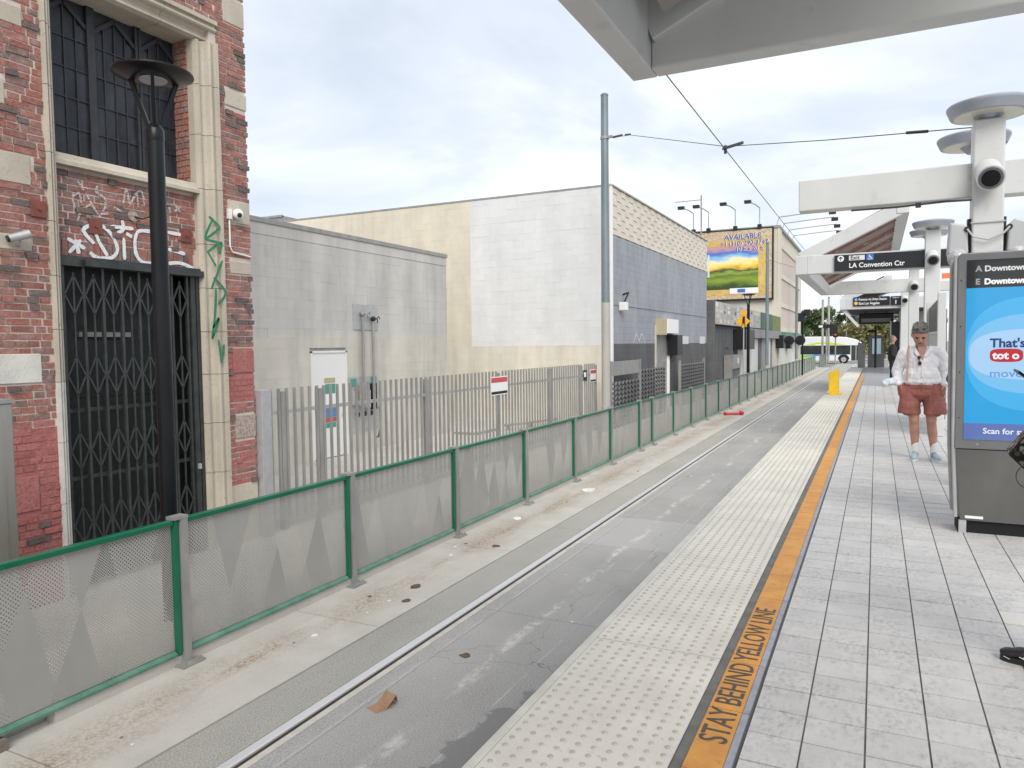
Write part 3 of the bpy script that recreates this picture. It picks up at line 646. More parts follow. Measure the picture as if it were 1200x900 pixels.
GG = [[(6.2, 3.03), (6.36, 2.93)], [(6.25, 3.0), (6.14, 2.77), (6.36, 2.92)], [(6.13, 2.76), (6.37, 2.74)], [(6.16, 2.61), (6.37, 2.75), (6.33, 2.61)], [(6.16, 2.63), (6.28, 2.46)], [(6.38, 2.54), (6.2, 2.19)], [(6.24, 2.33), (6.41, 2.17), (6.30, 2.02)], [(6.27, 2.21), (6.24, 1.88), (6.19, 1.61), (6.30, 1.86), (6.21, 1.74)], [(6.28, 1.61), (6.32, 1.33)], [(6.36, 1.55), (6.34, 1.41)]]
for a_, b_ in ((0, 3), (3, 6), (6, 10), (10, 11), (11, 12), (12, 13), (13, 14)): strokes(GW[a_:b_], -7.1365, .038, 'graffiti', 'spray_white', BB)['label'] = 'white sprayed letter above the gate'
for i_, ln in enumerate(GW2): strokes([ln], -7.136+.0006*(i_ % 5), .024, 'graffiti', 'spray_faint', BB)['label'] = 'faint older white mark under the sill'
for i_, ln in enumerate(GG): strokes([ln], -6.952+.0006*(i_ % 5), .032, 'graffiti', 'spray_green', BB)['label'] = 'green sprayed stroke on the right jamb'
# anchor plates, gooseneck lamp, security cameras
for X, y, z in ((-6.99, 4.272, 2.814), (-7.14, 4.93, 2.755), (-7.14, 6.03, 2.80)):
    mb = B(X-.01, X+.012, y-.07, y+.07, z-.075, z+.075); mb.cyl((X+.012, y, z), (X+.03, y, z), .014, n=8); mb.build('anchor_plate', 'rust', BB)
t = thing('wall_lamp', 'small gooseneck wall lamp arm on a round plate above the black gate', 'lamp', (-7.14, 5.36, 2.92))
MB().cyl((-7.16, 5.36, 2.92), (-7.12, 5.36, 2.92), .055).build('wall_plate', 'stone_rough', t)
MB().tube([(-7.13, 5.36, 2.92), (-7.08, 5.43, 2.90), (-7.02, 5.52, 2.95), (-6.97, 5.60, 3.05), (-6.93, 5.66, 3.06)], .010).build('arm', 'black', t)
t = thing('security_camera', 'silver bullet security camera on the brick wall left of the gate', 'camera', (-6.99, 4.06, 2.50), 'security cameras on the brick wall')
MB().cyl((-6.94, 3.97, 2.50), (-6.90, 4.13, 2.56), .036, .04).build('housing', 'galv', t, smooth=True); MB().cyl((-6.94, 3.97, 2.50), (-6.945, 3.955, 2.495), .03).build('lens', 'black', t)
MB().tube([(-6.99, 4.08, 2.45), (-6.95, 4.07, 2.46), (-6.92, 4.06, 2.51)], .012).build('bracket', 'galv', t)
t = thing('security_camera', 'white dome security camera on the brick wall right of the gate', 'camera', (-6.99, 6.60, 3.1), 'security cameras on the brick wall')
B(-6.99, -6.95, 6.50, 6.55, 3.05, 3.17).build('wall_box', 'white_plastic', t)
MB().ell((-6.93, 6.62, 3.115), (.065, .065, .065)).build('dome', 'white_plastic', t, smooth=True); MB().ell((-6.885, 6.60, 3.10), (.03, .03, .03)).build('lens', 'black', t)
MB().tube([(-6.975, 6.525, 3.06), (-6.975, 6.525, 2.72), (-6.975, 6.56, 2.66), (-6.975, 6.84, 2.63)], .010).build('conduit', 'white_plastic', t)
t = thing('utility_cabinet', 'narrow stainless steel cabinet standing against the painted brick wall', 'cabinet', (-5.85, 3.2, -.9))
B(-6.25, -5.82, 2.55, 3.30, -.9, 1.11).build('body', 'stainless', t, bevel=.01); B(-6.26, -5.81, 2.54, 3.31, 1.11, 1.14).build('lid', 'galv_dull', t)
B(-5.818, -5.812, 2.62, 3.22, -.7, 1.0).build('door', 'stainless', t)

# ------------------------------------------------------------------ street lamps
def lamp_post(loc, label):
    t = thing('street_lamp', label, 'street lamp', loc, 'black disc street lamps'); x, y, z = loc
    MB().cyl((x, y, z), (x, y, z+.9), .078, .075, 18).build('base_shaft', 'lampblack', t, smooth=True)
    MB().cyl((x, y, z+.9), (x, y, z+4.22), .073, .070, 18).build('pole', 'lampblack', t, smooth=True)
    MB().lathe((x, y, z+4.19), [(.072, 0), (.074, .02), (.074, .09), (.06, .12), (.05, .14)], 18).build('collar', 'lampblack', t, smooth=True)
    for a in (R(80), R(200), R(320)):
        MB().beam((x+.05*math.cos(a), y+.05*math.sin(a), z+4.30), (x+.215*math.cos(a), y+.215*math.sin(a), z+4.75), .028, .036).build('strut', 'lampblack', t)
    d = MB().lathe((x, y, z+4.72), [(.06, .0), (.17, -.01), (.30, .022), (.326, .034), (.326, .046), (.27, .068), (.15, .085), (.02, .092)], 30).build('disc', 'lampblack', t, smooth=True)
    MB().lathe((x, y, z+4.70), [(.02, 0), (.11, 0), (.115, .012), (.02, .012)], 18).build('led_plate', 'lampgrey', d)
    return t
l0 = lamp_post((-5.6, 4.45, -.9), 'black disc street lamp in front of the black gate')
copy_tree(l0, loc=(-5.6, 37.35, -.95), label='black disc street lamp in front of the dark storefront')

# ------------------------------------------------------------------ grey block building behind the yard
def block_paint(name, up, low, zsplit, streak):
    m, t, b = mat_base(name); b.inputs['Roughness'].default_value = .85
    s = t.nodes.new('ShaderNodeSeparateXYZ'); g = t.nodes.new('ShaderNodeNewGeometry'); lk(t, g.outputs['Position'], s.inputs[0])
    n_ = nz(t, pos(t), 1.6, 4)
    zf = mth('ADD', mth('SUBTRACT', s.outputs[2], zsplit, tree=t), mth('MULTIPLY', mth('SUBTRACT', n_, .5, tree=t), .5, tree=t), tree=t)
    f = ramp(t, mth('MULTIPLY', mth('ADD', zf, .1, tree=t), 5, True, tree=t), [(.2, (0, 0, 0)), (.8, (1, 1, 1))])
    col = mixc(t, f, low, up)
    st = ramp(t, nz(t, pos(t, (1, 1, .10)), 2.6, 6), [(.42, (0, 0, 0)), (.72, (.8, .8, .8))])
    col = mixc(t, st, col, streak)
    st = ramp(t, nz(t, pos(t, (1, 1, .5)), 1.1, 6), [(.35, (.88, .88, .88)), (.65, (1.04, 1.04, 1.04))])
    col = mixc(t, 1.0, col, st, 'MULTIPLY')
    oi = t.nodes.new('ShaderNodeObjectInfo'); at = t.nodes.new('ShaderNodeAttribute'); at.attribute_name = 'rnd'
    r = mth('FRACT', mth('ADD', oi.outputs['Random'], at.outputs['Fac'], tree=t), tree=t)
    h = t.nodes.new('ShaderNodeHueSaturation'); lk(t, col, h.inputs['Color']); lk(t, mth('ADD', mth('MULTIPLY', r, .05, tree=t), .975, tree=t), h.inputs['Value'])
    lk(t, h.outputs[0], b.inputs['Base Color']); bumpn(t, b, nz(t, pos(t), 40, 4), .25)
    return m
MT['greyblock'] = block_paint('grey_painted_block', (.55, .54, .51), (.60, .57, .50), 1.75, (.42, .41, .385))
MT['creamblock'] = block_paint('cream_painted_block', (.70, .65, .53), (.72, .685, .585), 1.5, (.60, .56, .46))
MT['whiteblock'] = block_paint('white_painted_block', (.71, .735, .75), (.71, .735, .75), -9, (.665, .69, .70))
def whitecream():
    m = block_paint('white_and_cream_painted_block', (.70, .65, .53), (.72, .685, .585), 1.5, (.60, .56, .46)); t = m.node_tree
    h = [n for n in t.nodes if n.type == 'HUE_SAT'][0]; src = h.inputs['Color'].links[0].from_socket
    s = t.nodes.new('ShaderNodeSeparateXYZ'); g = t.nodes.new('ShaderNodeNewGeometry'); lk(t, g.outputs['Position'], s.inputs[0])
    wb = mth('MULTIPLY', mth('SUBTRACT', nz(t, pos(t), 5, 3), .5, tree=t), .06, tree=t)
    f = mth('MULTIPLY', mth('GREATER_THAN', mth('ADD', s.outputs[0], wb, tree=t), -11.7, tree=t), mth('GREATER_THAN', mth('ADD', s.outputs[2], wb, tree=t), 1.47, tree=t), tree=t)
    c = ramp(t, nz(t, pos(t, (1, 1, .3)), 1.3, 7), [(.35, (.72, .73, .73)), (.7, (.63, .64, .64))])
    lk(t, mixc(t, f, src, c), h.inputs['Color']); return m
MT['whitecream'] = whitecream()
GX = -10.6
GB = thing('grey_building', 'low grey painted block building with white door behind the picket fence', 'building', (GX, 17.47, -.9))
B(-20, GX-.03, 2, 17.455, -.9, 3.9).build('wall', 'galv_dull', GB)
its = []
for r in range(23):
    z0 = -.9+r*.199; y = 8.2+(.2 if r % 2 else 0)
    while y < 17.46:
        y0, y1 = y, min(y+.3957, 17.468)
        if not (y1 > 11.95 and y0 < 13.12 and z0 < 1.42) and y1-y0 > .05:
            d = random.uniform(-.0025, .0025); its.append((GX-.05, GX+d, round(y0, 3), round(y1, 3), z0, z0+.1982, 'greyblock'))
        elif z0 < 1.42:
            if y0 < 11.95 < y1: its.append((GX-.05, GX, round(y0, 3), 11.95, z0, z0+.1982, 'greyblock'))
            if y0 < 13.12 < y1: its.append((GX-.05, GX, 13.12, round(y1, 3), z0, z0+.1982, 'greyblock'))
        y += .3965
pieces(GB, 'block', its, lambda i: dist(i)+(900 if i[2] < 10.1 else 0), 300)
B(-20, GX+.01, 2, 17.47, 3.68, 3.90).build('parapet_course', 'greyblock', GB); B(-20.02, GX+.035, 2, 17.5, 3.90, 4.0).build('coping', 'galv_dull', GB, bevel=.01)
d = B(GX-.04, GX+.006, 12.0, 13.07, -.88, 1.38).build('door', 'white_plastic', GB)
mb = MB(); mb.box(GX-.03, GX+.03, 11.952, 11.998, -.9, 1.42); mb.box(GX-.03, GX+.03, 13.072, 13.118, -.9, 1.42); mb.box(GX-.03, GX+.03, 11.952, 13.118, 1.382, 1.425); mb.build('door_frame', 'white_plastic', d)
MT['poster_g'] = M('green_notice', (.06, .32, .24), rough=.5); MT['poster_b'] = M('blue_notice', (.10, .24, .45), rough=.5); MT['poster_y'] = M('buff_notice', (.55, .48, .28), (.35, .32, .22), 40, .5); MT['poster_r'] = M('red_notice', (.55, .08, .09), rough=.5)
for z0, z1, y0, y1, m in ((.73, .84, 12.37, 12.72, 'poster_y'), (.50, .71, 12.40, 12.72, 'poster_g'), (.24, .48, 12.40, 12.72, 'signwhite'), (-.02, .2, 12.38, 12.74, 'poster_b'), (-.12, -.025, 12.38, 12.74, 'poster_r'), (-.24, -.13, 12.40, 12.72, 'poster_g')):
    B(GX+.006, GX+.010, y0, y1, z0, z1).build('notice', m, d)
B(GX+.006, GX+.05, 12.93, 12.98, -.02, .03).build('handle', 'galv', d)
t = thing('service_plate', 'grey steel plate with two conduits on the block wall', 'electrical plate', (GX, 13.84, 1.9))
B(GX+.003, GX+.02, 13.39, 14.29, 1.89, 2.47).build('plate', 'galv', t)
for y, zt, zb in ((13.66, 2.22, .1), (14.04, 2.12, .2)):
    MB().cyl((GX+.07, y, zb), (GX+.07, y, zt), .028, n=10).build('conduit', 'galv_dull', t, smooth=True)
    mb = MB(); mb.ell((GX+.08, y, zt+.03), (.06, .07, .06)); mb.tube([(GX+.09, y, zt+.05), (GX+.14, y+.08, zt+.02), (GX+.1, y+.15, zt-.06)], .012); mb.tube([(GX+.1, y+.02, zt), (GX+.16, y+.12, zt+.08), (GX+.1, y+.22, zt+.03)], .012)
    mb.build('weatherhead', 'black' if y > 14 else 'galv_dull', t)
t = thing('meter_bank', 'cluster of electric meters and switch boxes below the conduits', 'meter', (GX, 13.7, -.4))
B(GX+.003, GX+.012, 13.16, 14.25, -.45, .82).build('backing', 'galv', t)
for y, z, h, m in ((13.28, .30, .3, 'galv'), (13.5, .25, .5, 'galv_dull'), (13.75, .2, .4, 'galv'), (13.99, .15, .6, 'black')): B(GX+.013, GX+.12, y-.08, y+.08, z-.1, z-.1+h).build('switch_box', m, t)
for y in (13.3, 13.55, 13.78): MB().cyl((GX+.12, y, -.02), (GX+.17, y, -.02), .06, n=12).build('meter', 'black', t)
B(GX+.013, GX+.018, 13.25, 13.45, .6, .78).build('notice', 'poster_g', t); B(GX+.013, GX+.018, 14.0, 14.2, .6, .8).build('notice', 'poster_g', t); B(GX+.121, GX+.125, 13.45, 13.55, .33, .42).build('notice', 'ylwbar', t)
MB().tube([(GX+.15, 14.1, .1), (GX+.17, 14.13, -.3), (GX+.15, 14.05, -.6), (GX+.15, 13.9, -.62)], .02).build('cable', 'black', t)
t = thing('ground_hatch', 'grey metal hatch frame lying on the yard floor behind the pickets', 'hatch', (-10.0, 17.6, -.9))
B(-10.35, -9.55, 17.2, 18.3, -.9, -.84).build('frame', 'galv_dull', t); B(-10.3, -9.6, 17.25, 18.25, -.84, -.82).build('lid', 'lip', t)
MB().tube([(-10.0, 17.9, -.82), (-10.0, 17.9, -.5), (-9.97, 17.95, -.42)], .02).build('stub_pipe', 'galv', t)
o = MB().tube([(-9.4, 18.4, -.75), (-9.0, 19.2, -.75), (-8.7, 20.7, -.75)], .035).build('yard_pipe', 'galv_dull'); tag(o, 'grey pipe running low across the yard to the white wall', 'pipe')
mbx = MB()
for f_ in (0.1, .5, .9): mbx.box(-9.4+.7*f_-.04, -9.4+.7*f_+.04, 18.4+2.2*f_-.06, 18.4+2.2*f_+.06, -.9, -.77)
mbx.build('pipe_feet', 'galv_dull', o)

# ------------------------------------------------------------------ picket fence
PX = -7.0
PK = thing('picket_fence', 'tall grey galvanised picket fence closing the yard beside the brick building', 'fence', (PX, 7, -.9))
pk = B(-.016, .016, -.016, .016, 0, 1.74).mesh('picket'); pk.materials.append(MT['galv_dull'])
pp_ = [7.33, 8.06, 10.81, 13.52, 16.22, 18.30]
for i in range(84):
    y = 7.10+.146*i
    if any(abs(y-q) < .05 for q in pp_) or y > 19.3: continue
    o = bpy.data.objects.new('picket', pk); COL.objects.link(o); o.parent = PK; o.location = (.03, y-7, .13)
for y in pp_: B(PX-.045, PX+.03, y-.04, y+.04, -.9, .93).build('post', 'galv_dull', PK)
B(PX-.06, PX+.09, 6.89, 7.055, -.9, .97).build('end_post', 'galv', PK, bevel=.006)
for z in (.66, -.70): B(PX-.02, PX+.0135, 7.05, 19.4, z-.025, z+.025).build('rail', 'galv', PK)
B(PX-.03, PX+.035, 19.36, 19.42, -.9, .93).build('post', 'galv_dull', PK)
def notice(y0, y1, z0, z1, label, dark=False):
    t = thing('warning_sign', label, 'sign', (PX+.05, (y0+y1)/2, z0), 'signs on the picket fence')
    X = PX+.048; h = z1-z0
    B(X, X+.004, y0, y1, z0, z1).build('board', 'black' if dark else 'signwhite', t)
    if dark: B(X+.004, X+.006, y0+.06, y1-.06, z0+h*.35, z1-h*.2).build('symbol', 'signwhite', t)
    else:
        B(X+.004, X+.006, y0+.02, y1-.02, z0+h*.68, z1-.02).build('red_band', 'poster_r', t); B(X+.004, X+.006, y0+.02, y1-.02, z0+.02, z0+h*.2).build('black_band', 'black', t)
notice(13.1, 13.86, .48, .86, 'white warning sign with red band on the middle of the picket fence')
notice(18.32, 18.6, .53, .81, 'small black and white notice on the picket fence beside the tall pole', True)
notice(18.87, 19.33, .46, .81, 'white and red sign at the end of the picket fence')

# ------------------------------------------------------------------ large block building with two-tone facade
BY = 20.8
WB = thing('warehouse', 'large white and cream block warehouse with blue-grey street front', 'building', (-7, BY, -.9))
mb = MB(); mb.box(-34, -7.04, BY+.03, 34.33, -.9, 6.06); mb.box(-34, -19.6, BY+.035, 34.3, 6.06, 6.34); mb.build('wall', 'galv_dull', WB)
its = []
for r in range(36):
    z0 = -.9+r*.1945; x = -7.42-(.2 if r % 2 else 0)
    its.append((x+.397, -7.0, BY, BY+.05, z0, z0+.192, 'whitecream'))
    while x > -22:
        m = 'whitecream'
        d = random.uniform(-.0025, .0025)
        if z0 < 6 or x < -19.6: its.append((round(x, 3), round(x+.3957, 4), BY+d, BY+.05, z0, z0+.1937, m))
        x -= .3965
pieces(WB, 'block', its, lambda i: dist(i)+(3000 if (i[4] < .3 and i[0] > -10) or i[0] < -11.5 else 0), 300)
B(-34, -6.98, BY-.015, BY+.1, 6.1, 6.15).build('coping', 'galv_dull', WB); B(-34, -19.6, BY-.012, BY+.1, 6.292, 6.37).build('coping', 'galv_dull', WB)
MT['bluegrey_wall'] = brickpaint('bluegrey_wall_paint', (.30, .32, .352), (.27, .288, .316), (.38, .40, .432), .4, .2)
MT['dark_wall'] = brickpaint('dark_grey_wall_paint', (.10, .103, .105), (.085, .088, .09), (.15, .152, .155), .4, .2)
B(-7.04, -6.99, 20.90, 25.6, -.9, 1.5).build('lower_wall', 'dark_wall', WB); B(-7.04, -6.99, 27.4, 34.34, -.9, 1.5).build('lower_wall', 'dark_wall', WB)
B(-7.04, -6.992, 20.90, 34.34, 2.70, 4.70).build('upper_wall', 'bluegrey_wall', WB); B(-7.04, -6.991, 20.90, 34.34, 1.88, 2.66).build('middle_wall', 'bluegrey_wall', WB)
B(-7.04, -6.991, 20.90, 25.6, 1.5, 1.88).build('middle_wall', 'bluegrey_wall', WB); B(-7.04, -6.991, 27.4, 34.34, 1.5, 1.88).build('middle_wall', 'bluegrey_wall', WB)
B(-7.04, -6.97, 20.90, 34.34, 2.66, 2.70).build('string_course', 'bluegrey_wall', WB)
B(-7.02, -6.965, BY-.01, BY+.10, -.9, 6.1).build('corner_trim', 'signwhite', WB)
MT['screenblock'] = M('cream_screen_block', (.68, .63, .55), (.60, .555, .48), 2, .85, rnd=.07)
its = []
for r in range(8):
    for c in range(33):
        y0 = 20.92+c*.4065; z0 = 4.72+r*.171; dx = .016 if (r+c) % 2 else .0
        its.append((-7.04, -6.985+dx, round(y0, 3), round(y0+.392, 3), z0, z0+.164, 'screenblock'))
pieces(WB, 'screen_block', its, dist, 300)
B(-7.1, -6.93, BY-.02, 34.36, 6.1, 6.14).build('front_coping', 'stone', WB)
B(-7.3, -7.05, 25.6, 27.4, -.9, 1.88).build('doorway', 'void', WB); d = B(-7.14, -7.10, 25.75, 26.45, -.9, 1.5).build('door', 'darkpaint', WB); B(-7.098, -7.09, 25.95, 26.25, .35, .95).build('notice', 'poster_r', d)
B(-7.04, -6.95, 25.5, 25.62, -.9, 2.15).build('door_jamb', 'lip', WB); B(-7.04, -6.95, 27.38, 27.46, -.9, 1.6).build('door_jamb', 'signwhite', WB)
B(-7.0, -6.75, 26.4, 28.0, 1.86, 2.38).build('sign_box', 'signwhite', WB); B(-7.0, -6.78, 25.6, 26.4, 1.80, 2.38).build('sign_box', 'poster_y', WB)
B(-7.0, -6.62, 27.3, 28.1, 1.05, 1.80).build('awning_box', 'black', WB)
for y0, y1 in ((29.3, 30.7), (32.9, 34.0)): B(-6.991, -6.986, y0, y1, 1.46, 1.78).build('paint_patch', 'signgrey', WB)
t = thing('floodlight', 'white floodlight with black bracket on the blue-grey wall corner', 'floodlight', (-6.99, 21.6, 2.6))
B(-6.98, -6.75, 21.45, 21.7, 2.5, 2.75).build('housing', 'white_plastic', t, bevel=.02); MB().tube([(-6.99, 21.9, 3.0), (-6.8, 21.85, 3.05), (-6.85, 21.6, 2.75)], .03).build('bracket', 'black', t)
strokes([[(23.0, 1.55), (23.3, 1.80), (23.6, 1.60), (23.9, 1.82), (24.2, 1.55)]], -6.985, .04, 'graffiti', 'signgrey', WB)

# expanded mesh fence in front of the dark wall
ME = thing('mesh_fence', 'dark wavy mesh fence panels with grey header in front of the dark wall', 'fence', (-6.62, 19.6, -.9))
MT['meshgrey'] = M('mesh_strip', (.20, .20, .205), (.15, .15, .155), 3, .55, .3)
for y0, y1 in ((19.62, 22.3), (22.45, 25.4), (27.7, 31.9)):
    mb = MB(); z = -.85
    while z < (.72 if y0 > 20 else .50):
        n = int((y1-y0)/.16); pts = [(y0+(y1-y0)*i/n, z+(.05 if i % 2 else -.05)) for i in range(n+1)]
        for p, q in zip(pts[:-1], pts[1:]): mb.beam((-6.62, *p), (-6.62, *q), .02, .055, (1, 0, 0))
        z += .135
    mb.build('mesh_panel', 'meshgrey', ME, kind='stuff')
B(-6.64, -6.60, 19.62, 22.30, .60, 1.0).build('header_panel', 'galv_dull', ME)
for y in (19.56, 22.38, 25.45, 27.65, 31.95): B(-6.66, -6.58, y-.05, y+.05, -.9, 1.02 if y < 23 else .85).build('post', 'galv_dull', ME)

# ------------------------------------------------------------------ storefront row
SF = thing('storefront', 'low dark grey storefront with a collage sign band', 'building', (-7, 34.4, -.9))
B(-25, -7.05, 34.4, 61.3, -.9, 3.4).build('wall', 'dark_wall', SF)
B(-7.05, -6.98, 34.4, 42.5, -.9, 2.3).build('dark_front', 'dark_wall', SF)
MT['bandgrey'] = M('grey_fascia', (.25, .255, .265), rough=.7); MT['collage'] = M('collage_base', (.50, .49, .46), (.36, .36, .36), 3, .6)
B(-7.05, -6.72, 45.5, 61.3, 1.75, 2.32).build('fascia', 'bandgrey', SF)
sg = B(-7.04, -6.76, 35.0, 50.2, 2.38, 3.44).build('sign_band', 'collage', SF)
rr = random.Random(5); cols = [(.48, .38, .26), (.10, .12, .14), (.58, .58, .56), (.60, .55, .22), (.16, .36, .44), (.36, .30, .26), (.68, .67, .65), (.2, .2, .22)]
for i, c in enumerate(cols): MT['col%d' % i] = M('print_tone_%d' % i, c, rough=.5)
for c in range(15):
    for r in range(4):
        y0 = 35.3+c*.98+rr.uniform(0, .2); z0 = 2.44+r*.245
        if rr.random() < .85: B(-6.759, -6.752, y0, y0+rr.uniform(.4, .75), z0, z0+rr.uniform(.10, .22)).build('picture', 'col%d' % rr.randrange(8), sg)
B(-7.04, -6.72, 34.45, 34.95, -.9, 3.45).build('pilaster', 'dark_wall', SF)
MT['darkgreen'] = M('dark_green_board', (.045, .10, .06), (.08, .14, .08), 1.5, .6); MT['moss'] = M('mossy_board', (.14, .17, .05), (.20, .21, .08), 1.5, .7)
B(-7.04, -6.75, 50.3, 56.2, 2.36, 3.44).build('green_board', 'darkgreen', SF); B(-7.04, -6.76, 56.3, 61.3, 2.33, 3.42).build('green_board', 'moss', SF)
for y0, y1, m, X in ((42.8, 45.6, 'signgrey', -6.98), (45.8, 47.4, 'lip', -6.97), (48.0, 50.6, 'signgrey', -6.98), (52.5, 54.0, 'bandgrey', -6.97), (54.4, 57.0, 'signgrey', -6.98), (58.2, 61.2, 'lip', -6.98)):
    B(-7.05, X, y0, y1, -.9, 1.72).build('roller_shutter', m, SF)
B(-6.98, -6.3, 41.2, 44.4, 1.1, 2.2).build('awning_box', 'black', SF); B(-6.98, -6.4, 60.0, 61.6, 1.0, 2.0).build('awning_box', 'black', SF)
strokes([[(39.2, 1.0), (38.6, .6), (39.0, .1), (39.8, .5), (39.6, 1.2), (38.9, 1.1)], [(36.3, .5), (36.4, -.3)], [(36.9, -.2), (36.7, -.9)]], -6.975, .10, 'graffiti', 'black', SF)
t = thing('meter_cabinet', 'grey utility cabinet with white notice in front of the dark storefront', 'cabinet', (-6.6, 39, -.9))
B(-6.95, -6.5, 38.4, 41.0, .15, .85).build('header_panel', 'galv_dull', t); B(-6.95, -6.55, 38.4, 38.6, -.9, .15).build('leg', 'galv_dull', t); B(-6.95, -6.55, 40.8, 41.0, -.9, .15).build('leg', 'galv_dull', t); B(-6.9, -6.6, 38.6, 40.8, -.9, .149).build('mesh_panel', 'meshgrey', t); B(-6.5, -6.495, 39.8, 40.1, .4, .7).build('notice', 'signwhite', t)

# ------------------------------------------------------------------ tall cream building with billboard
TB = thing('cream_building', 'tall cream building with recessed pinkish side panels behind the billboard', 'building', (-7, 61.4, -.9))
MT['creamplaster'] = M('cream_plaster', (.66, .62, .52), (.58, .545, .455), .8, .85, stretch=(1, 1, .5)); MT['pinkpanel'] = M('faded_pink_panel', (.58, .50, .44), (.54, .47, .41), 1, .85)
B(-34, -7.03, 61.43, 80, -.9, 10.4).build('wall', 'creamplaster', TB)
mb = MB()
mb.box(-7.03, -6.9, 61.4, 63.0, -.9, 10.4); mb.box(-7.03, -6.9, 78.6, 80.02, -.9, 10.4)
for z in (2.3, 4.3, 6.6, 9.0): mb.box(-7.03, -6.905, 63, 78.6, z, z+.35)
mb.build('pilasters', 'creamplaster', TB)
for z0, z1 in ((2.66, 4.29), (4.66, 6.59), (6.96, 8.99)): B(-7.03, -6.99, 63.02, 78.58, z0, z1).build('wall_panel', 'pinkpanel', TB)
B(-34, -6.85, 61.36, 80.1, 10.4, 10.6).build('coping', 'galv_dull', TB)
B(-7.03, -6.5, 62.5, 80, 1.5, 2.2).build('ledge', 'green_pale', TB)
for y0 in (63.5, 68.5, 73.5): B(-7.03, -6.98, y0, y0+3.2, -.9, 1.45).build('shop_bay', 'signgrey', TB)
B(-7.0, -6.6, 67.0, 68.3, .9, 1.5).build('awning_box', 'black', TB)
BL = thing('billboard', 'large billboard showing a gold framed landscape and the word available', 'billboard', (-10, 61.1, 4.9))
x0, x1, z0, z1, Yb = -14.9, -7.42, 4.96, 10.36, 61.05
B(x0-.12, x1+.12, Yb+.02, 61.42, z0-.12, z1+.12).build('case', 'black', BL)
MT['gilt'] = M('gold_frame_print', (.72, .50, .16), (.52, .34, .10), 2.5, .6); MT['lace'] = M('lace_border_print', (.42, .30, .18), (.66, .56, .40), 7, .6)
def landscape():
    m, t, b = mat_base('landscape_print'); b.inputs['Roughness'].default_value = .5
    s = t.nodes.new('ShaderNodeSeparateXYZ'); g = t.nodes.new('ShaderNodeNewGeometry'); lk(t, g.outputs['Position'], s.inputs[0])
    zf = mth('DIVIDE', mth('SUBTRACT', s.outputs[2], 6.0, tree=t), 3.0, tree=t)
    wv = mth('MULTIPLY', mth('SUBTRACT', nz(t, pos(t, (.6, 1, 1.6)), .9, 5), .5, tree=t), .42, tree=t)
    col = ramp(t, mth('ADD', zf, wv, True, tree=t), [(0, (.03, .07, .015)), (.16, (.25, .34, .03)), (.27, (.10, .19, .03)), (.34, (.30, .38, .05)), (.42, (.045, .08, .03)), (.50, (.80, .50, .06)), (.58, (.90, .75, .22)), (.68, (.80, .80, .55)), (.77, (.25, .50, .75)), (.86, (.06, .16, .55)), (1, (.55, .30, .30))])
    lk(t, col, b.inputs['Base Color']); return m
MT['landscape'] = landscape()
def pl(x0, x1, z0, z1, dy, m, n): return B(x0, x1, Yb-dy, Yb+.02, z0, z1).build(n, m, BL)
pl(x0, x1, z0, z1, 0, 'lace', 'border_print'); pl(x0+.35, x1-.42, z0+.3, z1-.75, .01, 'gilt', 'gilt_frame_print'); pl(x0+.9, x1-1.0, z0+.78, z1-1.15, .02, 'landscape', 'landscape_print')
pl(-10.6, -8.4, z0+.42, z0+.85, .03, 'signwhite', 'caption_strip'); pl(-10.0, -9.4, z0+.5, z0+.78, .04, 'signblue', 'caption_mark')
pl(-12.35, -12.2, z0+1.8, z0+3.6, .024, 'col6', 'waterfall_print')
MT['bluetext'] = M('blue_lettering', (.04, .06, .32), rough=.5)
for s_, sz, xx, zz_ in (('AVAILABLE', .58, -9.6, 9.68), ('+1 (310) 290-3747', .48, -9.5, 9.20), ('10 ft x 20 ft', .44, -9.1, 8.74)):
    text(s_, sz, (xx+.03, Yb-.045, zz_-.02), (1, 0, 0), (0, 0, 1), 'signwhite', BL, align='CENTER', th=.01, bold=.012); text(s_, sz, (xx, Yb-.06, zz_), (1, 0, 0), (0, 0, 1), 'bluetext', BL, align='CENTER', th=.01)
lp0 = None
for i, x in enumerate((-13.5, -12.3, -10.2, -8.35)):
    t = thing('billboard_lamp', ['outermost billboard lamp half hidden behind the warehouse', 'billboard lamp arm second from the warehouse', 'billboard lamp arm third from the warehouse', 'billboard lamp arm nearest the building corner'][i], 'lamp', (x, 61.0, 10.55), 'lamps along the billboard top')
    B(x-.15, x+.15, 60.95, 61.3, 10.4, 10.72).build('foot', 'black', t)
    MB().tube([(x, 61.1, 10.7), (x, 61.1, 12.0), (x-.25, 60.6, 12.2), (x-.6, 59.9, 12.3)], .05).build('arm', 'galv', t); B(x-.95, x-.45, 59.6, 60.0, 12.2, 12.42).build('head', 'black', t)
for i, y in enumerate((62.0, 65.5, 69.5, 73.5)):
    t = thing('billboard_lamp', ['first', 'second', 'third', 'fourth'][i]+' long lamp arm from the camera reaching over the street from the cream building', 'lamp', (-7, y, 10.5), 'lamp arms over the street side')
    MB().tube([(-7.2, y, 10.6), (-7.0, y, 11.3), (-4.6, y, 11.45), (-3.2, y, 11.5)], .05).build('arm', 'galv', t); B(-3.4, -2.9, y-.2, y+.2, 11.2, 11.45).build('head', 'black', t)
mb = B(-12.9, -12.8, 60.9, 61.0, 10.3, 13.4); mb.box(-15, -12.85, 60.92, 60.98, 13.0, 13.06); o = mb.build('roof_mast', 'galv_dull'); tag(o, 'thin dark mast standing on the roof edge above the billboard', 'mast')

